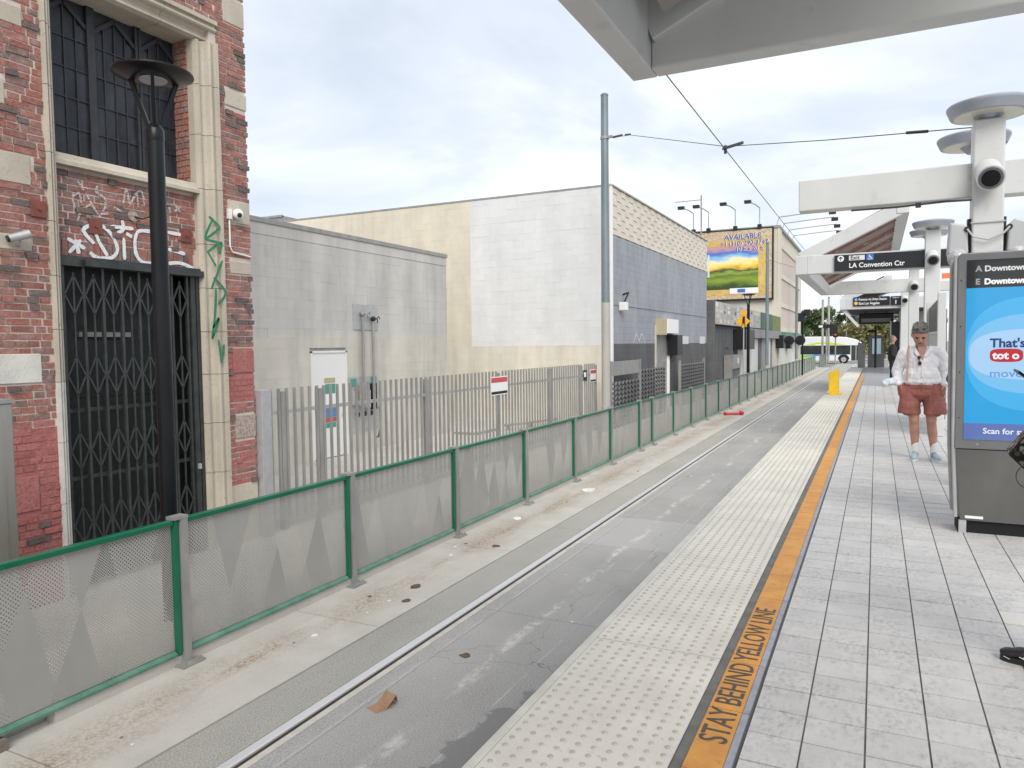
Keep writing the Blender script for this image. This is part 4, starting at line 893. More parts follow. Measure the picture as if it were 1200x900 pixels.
# ------------------------------------------------------------------ poles and overhead wires
def cat_pole(x, y, h, label, split):
    t = thing('catenary_pole', label, 'pole', (x, y, -.9), 'overhead wire poles')
    MB().cyl((x, y, -.9), (x, y, split), .118, .114, 20).build('lower_shaft', 'pole_beige', t, smooth=True)
    MB().cyl((x, y, split), (x, y, h), .114, .098, 20).build('upper_shaft', 'pole_blue', t, smooth=True)
    MB().lathe((x, y, h), [(.105, 0), (.105, .03), (.08, .06), (.02, .07)], 18).build('cap', 'pole_blue', t)
    mb = MB(); mb.lathe((x, y, h-1.15), [(.112, 0), (.118, .005), (.118, .075), (.112, .08)], 18); mb.box(x+.1, x+.24, y-.09, y-.03, h-1.14, h-1.08); mb.build('clamp', 'galv_dull', t)
    return t
cat_pole(-6.62, 19.2, 8.13, 'tall blue-grey pole with beige foot at the warehouse corner', 2.62)
cat_pole(-6.3, 49.7, 7.8, 'grey pole standing in front of the billboard', .0)
cat_pole(-6.3, 69.0, 8.4, 'grey pole beside the corner of the tall cream building', .0)
cat_pole(-5.37, 88.5, 6.0, 'left one of the two pale poles in front of the bus', 5.9)
cat_pole(-4.76, 88.6, 6.3, 'right one of the two pale poles in front of the bus', 6.2)
cw = thing('overhead_wires', 'thin overhead contact wire with cross-span wires above the track', 'wires', (-2.75, 15.3, 5.3))
MB().tube([(-2.75, y_, 5.30+(.04 if y_ % 60 else 0)) for y_ in (-12, 15.3, 60, 120, 180)], .009, 6).build('contact_wire', 'wire', cw)
MB().tube([(-6.42, 19.1, 6.98), (-5.6, 18.2, 6.72), (-2.75, 15.3, 5.40)], .0075, 6).build('span_wire', 'wire', cw); MB().tube([(-2.75, 15.3, 5.40), (-.8, 13.35, 4.80), (1.09, 11.45, 4.26)], .0075, 6).build('span_wire', 'wire', cw)
mb = MB(); mb.cyl((-6.3, 18.98, 6.95), (-5.95, 18.6, 6.86), .03, n=8); mb.cyl((-5.8, 18.42, 6.81), (-5.6, 18.2, 6.74), .02, n=8); mb.build('insulator', 'wire', cw)
mb = MB(); mb.beam((-2.80, 15.3, 5.36), (-2.35, 14.9, 5.33), .035, .05); mb.cyl((-2.75, 15.3, 5.26), (-2.75, 15.3, 5.42), .03, n=8); mb.build('hanger', 'wire', cw)
mb = MB(); mb.cyl((.35, 12.19, 4.475), (.6, 11.94, 4.40), .022, n=8); mb.build('insulator', 'black', cw)
for yy, z_ in ((49.7, 6.7), (69.0, 7.2)): MB().tube([(-6.2, yy, z_), (-2.75, yy, 5.45), (3, yy, 6.0)], .010, 5).build('span_wire', 'wire', cw)

# ------------------------------------------------------------------ crossing signals, road signs
t = thing('crossing_signal', 'black railway crossing signal with two round lamp backplates behind the fence end', 'signal', (-4.95, 56, -.9))
MB().cyl((-4.70, 56, -.9), (-4.70, 56, 3.6), .06, n=12).build('mast', 'lampblack', t); B(-5.7, -4.6, 55.97, 56.03, 1.5, 1.6).build('arm', 'lampblack', t)
for x in (-5.58, -4.84):
    MB().cyl((x, 55.9, 1.58), (x, 55.75, 1.58), .34, n=24).build('backplate', 'black', t); MB().cyl((x, 55.75, 1.58), (x, 55.55, 1.60), .12, .14, 16).build('lamp', 'void', t)
B(-5.0, -4.55, 55.8, 56.1, 2.9, 3.5).build('signal_head', 'black', t); B(-4.62, -4.2, 55.8, 56.1, 3.3, 3.75).build('signal_head', 'black', t)
def tsig(x, y, z, horiz, label, red):
    t = thing('traffic_signal', label, 'traffic signal', (x, y, -1.15), 'traffic signals at the crossing')
    MB().cyl((x, y+.3, -1.15), (x, y+.3, z+.4), .07, n=10).build('mast', 'galv_dull', t)
    if horiz: B(x-.9, x+.9, y, y+.25, z-.2, z+.2).build('signal_head', 'black', t); B(x+.3, x+1.1, y-.02, y+.23, z-.75, z-.201).build('signal_head', 'black', t)
    else: B(x-.22, x+.22, y, y+.25, z-.6, z+.6).build('signal_head', 'black', t)
    if red: MB().cyl((x, y, z-.3), (x, y-.05, z-.3), .11, n=14).build('red_lamp', EM('red_signal', (1, .12, .08), .7), t)
    else: B(x-.75, x-.35, y-.02, y, z-.12, z+.1).build('lit_panel', 'signwhite', t)
tsig(-4.85, 86, 3.1, True, 'horizontal black signal box on the pole in front of the bus', False)
tsig(-4.0, 87, 2.5, False, 'vertical traffic signal showing red above the bus', True)
tsig(-3.7, 110, 5.2, True, 'horizontal black signal box far beyond the bus roof', False)
t = thing('pedestrian_sign', 'yellow diamond pedestrian warning sign beside the far street lamp', 'sign', (-5.75, 36.6, -.9))
MB().cyl((-5.72, 36.7, -.9), (-5.72, 36.7, 3.1), .03, n=8).build('post', 'galv', t)
MT['signyel'] = M('sign_yellow', (.80, .42, .02), rough=.45)
c = Vector((-5.74, 36.64, 2.50)); MB()._add([c+Vector((dx, dy, dz)) for dy in (0, .015) for dx, dz in ((-.33, 0), (0, -.33), (.33, 0), (0, .33))], [(0, 1, 2, 3), (7, 6, 5, 4), (0, 4, 5, 1), (1, 5, 6, 2), (2, 6, 7, 3), (3, 7, 4, 0)]).build('diamond', 'signyel', t)
B(-5.86, -5.58, 36.63, 36.66, 2.78, 3.02).build('plate', 'signyel', t)
mb = MB(); mb.ell((-5.70, 36.63, 2.68), (.06, .01, .06)); mb.box(-5.77, -5.65, 36.625, 36.638, 2.40, 2.62); mb.beam((-5.74, 36.63, 2.42), (-5.82, 36.63, 2.22), .05, .015); mb.beam((-5.68, 36.63, 2.42), (-5.62, 36.63, 2.22), .05, .015); mb.build('walking_figure', 'black', t)

# ------------------------------------------------------------------ bus
BU = thing('city_bus', 'white city bus with lime and blue swooshes crossing behind the fence end', 'bus', (-7.5, 95.2, -1.15))
MT['buswhite'] = M('bus_white', (.76, .77, .78), rough=.3); MT['lime'] = M('bus_lime', (.50, .72, .02), rough=.35); MT['busblue'] = M('bus_blue', (.05, .30, .62), rough=.35); MT['busglass'] = M('bus_glass', (.012, .014, .018), (.05, .055, .06), .6, .12); MT['tyre'] = M('tyre', (.015, .015, .016), rough=.8)
zb = -1.15; Y0, Y1 = 94.0, 96.55
prof = [(-13.6, zb+.32), (-1.55, zb+.32), (-1.40, zb+.9), (-1.36, zb+1.7), (-1.55, zb+2.45), (-2.1, zb+2.8), (-3.2, zb+3.10), (-4.6, zb+3.2), (-13.4, zb+3.2), (-13.6, zb+3.0)]
mb = MB(); mb.prism(prof, 'y', Y0, Y1); mb.build('body', 'buswhite', BU, bevel=.08)
def bp(poly, dy, m, n, lab=None): mb = MB(); mb.prism(poly, 'y', Y0-dy, Y0+.01); return mb.build(n, m, BU)
bp([(-9.0, zb+1.10), (-2.7, zb+1.10), (-2.7, zb+2.15), (-8.0, zb+2.15), (-8.6, zb+1.75)], .012, 'busglass', 'side_window')
bp([(-13.3, zb+1.2), (-9.2, zb+1.2), (-9.2, zb+2.1), (-13.3, zb+2.1)], .012, 'busglass', 'rear_window')
for x in (-7.3, -5.9, -4.5, -3.4): bp([(x-.03, zb+1.1), (x+.03, zb+1.1), (x+.03, zb+2.15), (x-.03, zb+2.15)], .016, 'black', 'window_pillar')
bp([(-2.62, zb+.4), (-1.62, zb+.4), (-1.62, zb+2.15), (-2.62, zb+2.15)], .014, 'busglass', 'door'); bp([(-2.14, zb+.4), (-2.10, zb+.4), (-2.10, zb+2.15), (-2.14, zb+2.15)], .02, 'buswhite', 'door_edge')
bp([(-8.0, zb+2.2), (-3.1, zb+2.2), (-3.9, zb+2.36), (-4.8, zb+2.52), (-6.3, zb+2.52), (-7.0, zb+2.34)], .011, 'lime', 'lime_swoosh')
bp([(-13.5, zb+.5), (-7.2, zb+.6), (-6.2, zb+1.06), (-9.0, zb+1.06), (-13.5, zb+1.06)], .010, 'lime', 'lime_skirt')
bp([(-9.2, zb+.62), (-8.0, zb+.80), (-6.0, zb+.95), (-2.8, zb+1.08), (-6.5, zb+1.085), (-7.6, zb+.95), (-8.4, zb+.78)], .013, 'busblue', 'blue_wave')
bp([(-6.5, zb+2.16), (-5.1, zb+2.16), (-5.1, zb+2.3), (-6.5, zb+2.3)], .014, 'signwhite', 'route_panel')
mb = MB(); mb.box(-2.2, -1.3, Y0+.2, Y1-.2, zb+.95, zb+2.2); mb.build('windscreen', 'busglass', BU)
for x in (-3.42, -10.2):
    for yy in (Y0-.02, Y1-.3):
        wl = MB().cyl((x, yy, zb+.5), (x, yy+.32, zb+.5), .5, n=28).build('wheel', 'tyre', BU); MB().cyl((x, yy-.015, zb+.5), (x, yy+.01, zb+.5), .28, n=20).build('rim', 'galv', wl); MB().cyl((x, yy-.03, zb+.5), (x, yy-.014, zb+.5), .1, n=12).build('hub', 'galv_dull', wl)
    bp([(x+.62*math.cos(a), zb+.5+.62*math.sin(a)) for a in [math.pi*i/12 for i in range(13)]], .008, 'void', 'wheel_arch')
B(-1.5, -1.1, Y0-.35, Y0-.15, zb+2.0, zb+2.5).build('mirror', 'black', BU)

# ------------------------------------------------------------------ trees beyond the street
def leaf_mat(name, a, b_): 
    m, t, b = mat_base(name); b.inputs['Roughness'].default_value = .6
    at = t.nodes.new('ShaderNodeAttribute'); at.attribute_name = 'rnd'
    lk(t, ramp(t, at.outputs['Fac'], [(0, a), (1, b_)]), b.inputs['Base Color'])
    b.inputs['Transmission Weight'].default_value = 0; return m
MT['leaf_dark'] = leaf_mat('dark_green_leaves', (.03, .07, .02), (.11, .17, .05)); MT['leaf_mid'] = leaf_mat('grey_green_leaves', (.05, .08, .03), (.14, .18, .07)); MT['leaf_olive'] = leaf_mat('olive_leaves', (.13, .14, .045), (.30, .27, .11)); MT['bark'] = M('bark', (.10, .08, .06), (.16, .13, .10), 4, .9)
def tree(x, y, h, rx, rz, mat, label, n=5200, seed=1, leaf=.24):
    rr = random.Random(seed); t = thing('tree', label, 'tree', (x, y, -1.0), 'trees beyond the street')
    mb = MB(); zt = -1+h-rz*1.1
    mb.tube([(x, y, -1), (x+.1, y, zt*.5-.4), (x, y+.1, zt+.6)], [.24, .18, .12], 9)
    for i in range(6):
        a = i*1.05+rr.random(); mb.tube([(x, y, zt*.6), (x+rx*.3*math.cos(a), y+rx*.3*math.sin(a), zt+.6), (x+rx*.65*math.cos(a), y+rx*.65*math.sin(a), zt+rz*.9)], [.11, .07, .03], 6)
    mb.build('trunk', 'bark', t)
    cl = [Vector((x+rr.gauss(0, rx*.45), y+rr.gauss(0, rx*.45), -1+h-rz+rr.uniform(-rz*.75, rz*.8))) for _ in range(38)]
    mb = MB()
    for i in range(n):
        c = rr.choice(cl); r = rx*.30*(rr.random()**.5); d = Vector((rr.gauss(0, 1), rr.gauss(0, 1), rr.gauss(0, .8))).normalized()
        p = c+d*r; nn = Vector((rr.gauss(0, 1), rr.gauss(0, 1), rr.gauss(.6, 1))).normalized(); a = nn.orthogonal().normalized(); b = nn.cross(a); s = leaf*rr.uniform(.6, 1.2)
        mb.rc = rr.uniform(.02, 1); mb.quad(p-a*s, p-b*s*.5, p+a*s, p+b*s*.5)
    mb.build('crown', mat, t)
tree(-8.6, 121, 7.4, 2.7, 3.1, 'leaf_dark', 'dark green tree left behind the bus roof', seed=3)
tree(-6.2, 132, 8.2, 2.8, 3.2, 'leaf_mid', 'tall grey green tree behind the pale poles', seed=4)
tree(-2.6, 128, 7.4, 3.2, 3.0, 'leaf_mid', 'broad grey green tree behind the far canopy brace', seed=5)
tree(-2.4, 112, 4.9, 2.6, 2.2, 'leaf_olive', 'olive yellow bushy tree right above the bus front', seed=6)
tree(.9, 114, 5.2, 2.4, 2.4, 'leaf_olive', 'olive tree partly hidden by the far ticket kiosk', seed=7)
tree(4.5, 120, 7, 3.2, 3.0, 'leaf_mid', 'green tree behind the far end of the platform', n=3500, seed=8)
tree(-11.6, 138, 7.2, 3.0, 3.0, 'leaf_mid', 'green tree showing between the cream building and the signals', n=3500, seed=9)

# ------------------------------------------------------------------ station columns
CXX = 1.09
MT['bowl'] = M('clear_prismatic_bowl', (.55, .56, .57), (.35, .36, .37), 25, .12)
def column(y, label, beam_x0, detail):
    t = thing('station_column', label, 'column', (CXX, y, 0), 'white station columns')
    B(CXX-.15, CXX+.15, y-.15, y+.15, 0, 3.93).build('shaft', 'whitesteel', t, bevel=.018)
    B(CXX-.21, CXX+.21, y-.21, y+.21, 0, .02).build('base_plate', 'galv', t)
    if beam_x0 is not None: B(beam_x0, 2.6, y+.0, y+.24, 3.11, 3.49).build('cross_arm', 'whitesteel', t, bevel=.012)
    # two round luminaires, one on the shaft and one on a rear arm
    for dy in (-.02, 1.45):
        lu = MB().lathe((CXX, y+dy, 3.99), [(.36, .0), (.375, .002), (.41, .085), (.415, .095), (.415, .115), (.40, .13), (.30, .15), (.16, .175), (.03, .185)], 32).build('luminaire', 'lampgrey', t, smooth=True)
        MB().lathe((CXX, y+dy, 3.985), [(.02, -.002), (.335, -.002), (.345, .01), (.02, .01)], 28).build('lens', 'lens', lu)
        MB().lathe((CXX, y+dy, 3.90), [(.07, .0), (.09, .02), (.15, .083), (.02, .084)], 16).build('neck', 'lampgrey', lu)
    MB().tube([(CXX, y+.10, 3.90), (CXX, y+.7, 3.93), (CXX, y+1.45, 3.94)], .05, 10).build('rear_arm', 'lampgrey', t)
    # round loudspeaker tilted down on the front face
    sp_ = MB().cyl((CXX-.01, y-.14, 3.36), (CXX-.01, y-.40, 3.23), .135, .135, 24).build('loudspeaker', 'whitesteel', t, smooth=True)
    MB().cyl((CXX-.01, y-.395, 3.2325), (CXX-.01, y-.405, 3.2275), .118, .118, 24).build('grille', 'kiosk', sp_); MB().cyl((CXX-.01, y-.40, 3.23), (CXX-.01, y-.409, 3.2255), .09, .09, 20).build('cone', 'lampblack', sp_)
    if detail:
        for sg in (-1, 1):
            x = CXX+sg*.15
            B(min(x, x+sg*.035), max(x, x+sg*.035), y-.05, y+.05, 2.30, 2.86).build('bracket', 'black', t)
            xc = CXX+sg*.28
            fl = MB().prism([(xc-.10, 2.46), (xc+.10, 2.46), (xc+.085, 2.78), (xc+.03*sg-.06, 2.82), (xc-.085, 2.76)], 'y', y-.17, y+.10).build('floodlight', 'whitegrey', t, bevel=.02)
            MB().ell((xc, y-.12, 2.42), (.105, .12, .11)).build('glass_bowl', 'bowl', fl, smooth=True); MB().ell((xc, y-.14, 2.43), (.06, .07, .06)).build('reflector', 'galv', fl, smooth=True)
            MB().cyl((xc-sg*.08, y-.18, 2.73), (xc-sg*.08, y-.15, 2.73), .03, n=10).build('cable_gland', 'black', fl)
        for z in (2.40, 2.80): B(CXX-.165, CXX+.165, y-.165, y-.151, z-.008, z+.008).build('strap', 'galv', t)
        MB().tube([(CXX-.20, y-.19, 2.73), (CXX-.14, y-.2, 2.64), (CXX, y-.2, 2.60), (CXX+.14, y-.2, 2.66), (CXX+.20, y-.19, 2.73)], .011).build('cable', 'whitegrey', t)
        MB().tube([(-.3, y+.12, 3.09), (.2, y+.12, 3.085), (.7, y+.1, 3.10), (.94, y-.05, 3.07)], .012).build('conduit', 'kiosk_low', t); MB().cyl((.42, y+.12, 3.06), (.42, y+.12, 3.11), .03, n=10).build('sensor', 'kiosk_low', t)
    return t
column(9.9, 'white station column with floodlights behind the large information kiosk', -.89, True)
column(19.0, 'white station column standing in front of the black exit sign', None, False)
column(28.0, 'white station column at the far end of the first canopy', None, False)
column(37.0, 'white station column beside the far platform number sign', None, False)
column(.8, 'white station column carrying the canopy overhead', None, False)

# ------------------------------------------------------------------ canopies
MT['slat_red'] = M('rust_red_slat', (.20, .062, .045), (.27, .12, .10), 3, .6, spot=(.55, .5, .47), spots=9); MT['slat_grey'] = M('dusty_slat', (.33, .30, .275), (.26, .235, .215), 2, .7)
def canopy(name, label, y0, y1, xl, zbot, hb, wl, xh, zh, group='platform canopies', xr=2.6, slats=9, low=0):
    t = thing(name, label, 'canopy', (CXX, (y0+y1)/2, zbot), group)
    B(xl, xl+wl, y0, y1, zbot, zbot+hb).build('edge_beam', 'whitesteel', t, bevel=.012)
    B(xl+wl, xr, y0, y0+wl, zbot+.001, zbot+hb-.001).build('tie_beam', 'whitesteel', t, bevel=.012); B(xl+wl, xr, y1-wl, y1, zbot+.001, zbot+hb-.001).build('tie_beam', 'whitesteel', t, bevel=.012)
    zl = zbot+hb-.06-low; xa = xl+.12
    for y in (y0+.12, y1-.12): MB().beam((xa, y, zl), (xh, y, zh), .20, .30).build('rafter', 'whitesteel', t, bevel=.01)
    MB().beam((xh, y0, zh), (xh, y1, zh), .26, .30).build('ridge_beam', 'whitesteel', t, bevel=.012)
    n = slats; pit = (y1-y0-.5)/n
    for i in range(n):
        y = y0+.30+pit*(i+.5)
        if y > y1-.3: continue
        MB().beam((xa+.1, y, zl+.08), (xh-.12, y, zh+.02), pit*.72, .02, (-.4, .45, .8)).build('roof_slat', 'slat_red' if (i % 2 == 0 and not low) else 'slat_grey', t)
    for f in (.33, .68):
        x = xa+(xh-xa)*f; z = zl+(zh-zl)*f; MB().beam((x, y0+.2, z+.10), (x, y1-.2, z+.10), .05, .05).build('purlin', 'whitegrey', t)
    return t
c1 = canopy('canopy', 'white steel canopy frame overhead in the near top corner', -4.6, 4.473, -1.357, 3.10, .50, .155, 1.0, 4.35, low=.16)
MB().beam((-1.25, -.06, 3.72), (1.1, -.06, 4.66), 8.9, .02, (-.4, 0, .9)).build('added_shade_sheet', 'slat_grey', c1)  # opaque cover added above the slats to darken the canopy underside
c2 = canopy('canopy', 'white canopy with rust red louvres carrying the exit sign', 19.02, 28.1, -1.77, 3.10, .44, .26, .50, 4.52)
c3 = canopy('canopy', 'far white canopy with dark underside carrying the platform number sign', 37.02, 46.2, -1.52, 2.93, .50, .26, .45, 4.25)
B(-1.3, 2.6, 37.3, 46.0, 2.98, 3.02).build('soffit', 'void', c3)
for i in range(12): B(-1.25, 2.5, 37.4+i*.7, 37.5+i*.7, 2.92, 2.979).build('soffit_slat', 'kiosk_low', c3)
MB().beam((-1.4, 37.2, 2.92), (-.75, 37.2, 2.15), .08, .12).build('brace', 'whitesteel', c3)
B(CXX+.3, 2.6, 41.9, 42.1, 0, 2.93).build('rear_panel', 'whitegrey', c3); B(CXX-.1, CXX+.2, 41.5, 41.8, 0, 2.95).build('support_post', 'whitesteel', c3)

# ------------------------------------------------------------------ hanging signs
s = thing('exit_sign', 'long black exit sign with wheelchair symbol on the first canopy', 'sign', (.8, 18.98, 3.14))
B(-.91, 2.55, 18.96, 19.015, 3.135, 3.50).build('board', 'sign', s)
B(-.60, -.27, 18.952, 18.962, 3.365, 3.475).build('exit_plate', 'signgrey', s)
text('Exit', .125, (-.57, 18.951, 3.383), (1, 0, 0), (0, 0, 1), 'sign', s, th=.003, bold=.002)
MB().cyl((-.775, 18.962, 3.415), (-.775, 18.953, 3.415), .07, n=24).build('arrow_disc', 'signwhite', s)
mb = MB(); mb.box(-.784, -.766, 18.948, 18.953, 3.365, 3.45)
for q in (-1, 1): mb.beam((-.775, 18.950, 3.455), (-.775+q*.04, 18.950, 3.415), .018, .004, (0, 1, 0))
mb.build('arrow', 'sign', s)
wb = B(-.235, -.085, 18.952, 18.962, 3.35, 3.48).build('accessibility_plate', 'signblue', s)
mb = MB()
for a in range(0, 300, 30): mb.beam((-.165+.035*math.cos(R(a-170)), 18.949, 3.40+.035*math.sin(R(a-170))), (-.165+.035*math.cos(R(a-140)), 18.949, 3.40+.035*math.sin(R(a-140))), .011, .004, (0, 1, 0))
mb.ell((-.175, 18.949, 3.466), (.011, .003, .011)); mb.beam((-.172, 18.949, 3.45), (-.165, 18.949, 3.405), .015, .004, (0, 1, 0)); mb.beam((-.165, 18.949, 3.408), (-.13, 18.949, 3.408), .013, .004, (0, 1, 0)); mb.beam((-.13, 18.949, 3.41), (-.115, 18.949, 3.37), .013, .004, (0, 1, 0)); mb.build('wheelchair_symbol', 'signwhite', wb)
text('LA Convention Ctr', .155, (-.60, 18.955, 3.195), (1, 0, 0), (0, 0, 1), 'signwhite', s, th=.003, bold=.002, xs=.93)
s = thing('destination_sign', 'black destination sign with platform number on the far canopy', 'sign', (0, 36.98, 3.06))
B(-.97, .50, 36.95, 37.01, 3.07, 3.47).build('board', 'sign', s); B(.54, .94, 36.95, 37.01, 3.06, 3.46).build('number_board', 'sign', s)
for z, m, ch in ((3.36, 'signblue', 'A'), (3.19, 'signyel', 'E')):
    MB().cyl((-.86, 36.95, z), (-.86, 36.94, z), .075, n=20).build('line_disc', m, s); text(ch, .12, (-.86, 36.938, z-.042), (1, 0, 0), (0, 0, 1), 'signwhite', s, align='CENTER')
text('Pomona via Union Station', .15, (-.75, 36.945, 3.31), (1, 0, 0), (0, 0, 1), 'signwhite', s, xs=.72, bold=.002); text('East Los Angeles', .16, (-.75, 36.945, 3.13), (1, 0, 0), (0, 0, 1), 'signwhite', s, xs=.78, bold=.002)
text('Platform', .09, (.74, 36.945, 3.37), (1, 0, 0), (0, 0, 1), 'signwhite', s, align='CENTER', xs=.85); text('1', .24, (.74, 36.945, 3.12), (1, 0, 0), (0, 0, 1), 'signwhite', s, align='CENTER', bold=.004)
s = thing('display_board', 'black electronic display board hanging under the far canopy', 'display', (0, 40, 2.3))
B(-.80, .72, 39.9, 40.15, 2.30, 2.82).build('case', 'black', s, bevel=.04); B(-.68, .60, 39.885, 39.905, 2.40, 2.58).build('screen', 'kiosk', s)
for x in (-.5, .4): B(x-.03, x+.03, 40.0, 40.06, 2.82, 2.98).build('hanger', 'black', s)

# ------------------------------------------------------------------ large kiosk with lit screen
KY = 6.6
K = thing('information_kiosk', 'large grey information kiosk with lit blue advertising screen', 'kiosk', (1.09, 6.8, 0))
MB().prism([(.548, .66), (.548, 2.13), (.572, 2.157), (1.62, 2.157), (1.645, 2.13), (1.645, .66)], 'y', KY, KY+.36).build('upper_case', 'kiosk', K, bevel=.008)
MB()._add([(.566, KY+.004, .655), (1.63, KY+.004, .655), (1.63, KY+.35, .655), (.566, KY+.35, .655), (.60, KY+.03, .10), (1.60, KY+.03, .10), (1.60, KY+.33, .10), (.60, KY+.33, .10)], [(0, 3, 2, 1), (4, 5, 6, 7), (0, 1, 5, 4), (2, 3, 7, 6), (3, 0, 4, 7), (1, 2, 6, 5)]).build('lower_panel', 'kiosk_low', K)
for sg, x in ((1, .538), (-1, 1.65)):
    mb = MB(); mb.tube([(x, KY+.02, 2.14), (x, KY+.015, 1.2), (x+sg*.004, KY+.02, .66), (x+sg*.03, KY+.045, .12)], .016, 8); mb.tube([(x, KY+.35, 2.14), (x, KY+.355, 1.2), (x+sg*.004, KY+.35, .66), (x+sg*.03, KY+.325, .12)], .016, 8); mb.build('edge_trim', 'galv', K, smooth=True)
B(.585, 1.60, KY+.05, KY+.31, .0, .10).build('plinth', 'void', K); B(.59, .64, KY+.02, KY+.06, 0, .10).build('foot', 'galv', K); B(.63, .75, KY+.022, KY+.031, .118, .138).build('maker_plate', 'signwhite', K)
MB().cyl((.70, KY-.002, .70), (.70, KY+.001, .70), .006, n=10).build('screw', 'galv', K)
for z in (.9, 1.25, 1.6, 1.95): MB().cyl((.575, KY-.004, z), (.575, KY+.001, z), .005, n=8).build('screw', 'black', K)
SX0, SX1, SZ0, SZ1 = .608, 1.585, .735, 2.10
S_ = B(SX0, SX1, KY-.003, KY+.001, SZ0, SZ1).build('screen', EM('screen_blue', (.02, .42, .86), .80), K)
B(SX0, SX1, KY-.006, KY-.003, 1.888, SZ1).build('header_band', EM('screen_black', (.006, .007, .010), 1), S_)
B(SX0, SX1, KY-.006, KY-.003, SZ0, .862).build('footer_band', EM('screen_violet', (.13, .20, .52), .8), S_)
def supe(cx_, cz, a, b, e_, y, nm, col):
    pts = []
    for i in range(48):
        th = 2*math.pi*i/48; c_, s_ = math.cos(th), math.sin(th)
        pts.append((cx_+a*math.copysign(abs(c_)**e_, c_), cz+b*math.copysign(abs(s_)**e_, s_)))
    return MB().prism(pts, 'y', y, KY-.003).build(nm, EM('screen_'+nm, col, .85), S_)
supe(1.097, 1.39, .486, .43, .8, KY-.0036, 'pale_ring', (.06, .48, .90)); supe(1.097, 1.39, .472, .30, .8, KY-.0042, 'paler_ring', (.20, .57, .93)); supe(1.097, 1.385, .462, .19, .7, KY-.0048, 'white_ring', (.42, .68, .97))
tx = lambda s_, sz, x, z, col, xs=1, b=.002: text(s_, sz, (x, KY-.0075, z), (1, 0, 0), (0, 0, 1), EM('screen_text', col, .9), S_, xs=xs, bold=b, th=.001)
tx('Downtown Long Beach', .058, .722, 2.012, (.75, .75, .75)); tx('Downtown Santa Monica', .058, .722, 1.915, (.95, .95, .95), b=.003)
for z, ch in ((2.012, 'A'), (1.915, 'E')): tx(ch, .06, .665, z, (.35, .35, .35))
tx("That's", .092, .766, 1.440, (.004, .02, .16), 1.0, .003)
supe(.872, 1.378, .105, .050, .55, KY-.0056, 'red_pill', (.55, .01, .02)); tx('tot o', .078, .785, 1.352, (.95, .9, .9), 1.05, .003); tx('move', .085, .766, 1.215, (.12, .30, .70), 1.1, .0005)
tx('Scan for system map', .060, .732, .785, (.85, .88, .95), 1.0, .001)

# ------------------------------------------------------------------ other platform furniture
t = thing('barrier_panel', 'bright yellow upright barrier panel standing on the cream tactile strip', 'barrier', (-1.07, 22.5, 0))
B(-1.20, -.86, 22.35, 23.05, 0, .03).build('base', 'ylwbar', t); MB()._add([(-1.17, 22.45, .03), (-.95, 22.62, .03), (-.95, 22.70, .03), (-1.17, 22.53, .03), (-1.17, 22.45, .64), (-.95, 22.62, .70), (-.95, 22.70, .70), (-1.17, 22.53, .64)], [(3, 2, 1, 0), (4, 5, 6, 7), (0, 1, 5, 4), (2, 3, 7, 6), (3, 0, 4, 7), (1, 2, 6, 5)]).build('panel', 'ylwbar', t); B(-1.19, -1.16, 22.43, 22.95, .03, .64).build('side_flange', 'ylwbar', t); B(-.965, -.94, 22.64, 23.0, .03, .70).build('side_flange', 'ylwbar', t)
t = thing('windscreen', 'white platform windscreen with slanted window behind the man', 'windscreen', (.9, 13.3, 0))
B(.84, .955, 13.15, 13.27, 0, 2.23).build('post', 'whitesteel', t, bevel=.01); B(.84, .95, 16.0, 16.1, 0, 2.2).build('post', 'whitesteel', t)
B(.88, .92, 13.27, 16.0, .15, 1.60).build('lower_panel', 'whitegrey', t); mb = MB(); mb.prism([(13.27, 1.64), (16.0, 1.64), (16.0, 2.10), (13.27, 2.18)], 'x', .885, .915); mb.build('window', 'pane', t); B(.87, .93, 13.27, 16.0, 1.60, 1.64).build('mid_rail', 'whitesteel', t)
for y in (13.9, 14.6, 15.3): B(.95, 1.02, y, y+.12, .2, 2.0).build('route_map', 'sign', t)
t = thing('ticket_kiosk', 'grey ticket kiosk with pale display near the platform end', 'kiosk', (-.02, 46.5, 0))
mb = MB(); mb.prism([(-.45, 0), (.40, 0), (.36, 1.70), (.2, 1.80), (-.2, 1.80), (-.42, 1.68)], 'y', 46.3, 46.8); mb.build('case', 'kiosk', t); B(-.22, .22, 46.285, 46.3, .75, 1.62).build('display', EM('far_display', (.35, .48, .55), .7), t)
t = thing('gate_cabinet', 'narrow grey cabinet at the end of the tactile strip', 'cabinet', (-.75, 46.4, 0)); B(-.95, -.58, 46.2, 46.6, 0, 1.38).build('body', 'galv_dull', t, bevel=.02); MB().tube([(-.9, 46.4, 1.38), (-.85, 46.3, 1.6), (-.6, 46.3, 1.62)], .03).build('handle', 'galv', t)
t = thing('camera_mast', 'black camera mast standing above the ticket kiosk', 'camera', (-.05, 45.4, 0)); MB().cyl((-.05, 45.4, 0), (-.05, 45.4, 2.35), .06, n=10).build('mast', 'black', t); B(-.45, -.1, 45.1, 45.5, 1.95, 2.1).build('housing', 'black', t)
t = thing('map_case', 'tall dark map case beside the far white column', 'map case', (.75, 38.5, 0)); B(.6, .95, 38.4, 38.6, .05, 2.35).build('board', 'sign', t); B(.55, .6, 38.35, 38.65, 0, 2.4).build('frame', 'whitegrey', t); B(.95, 1.0, 38.35, 38.65, 0, 2.4).build('frame', 'whitegrey', t)
MT['orange'] = M('orange_ad', (.8, .2, .06), rough=.5)
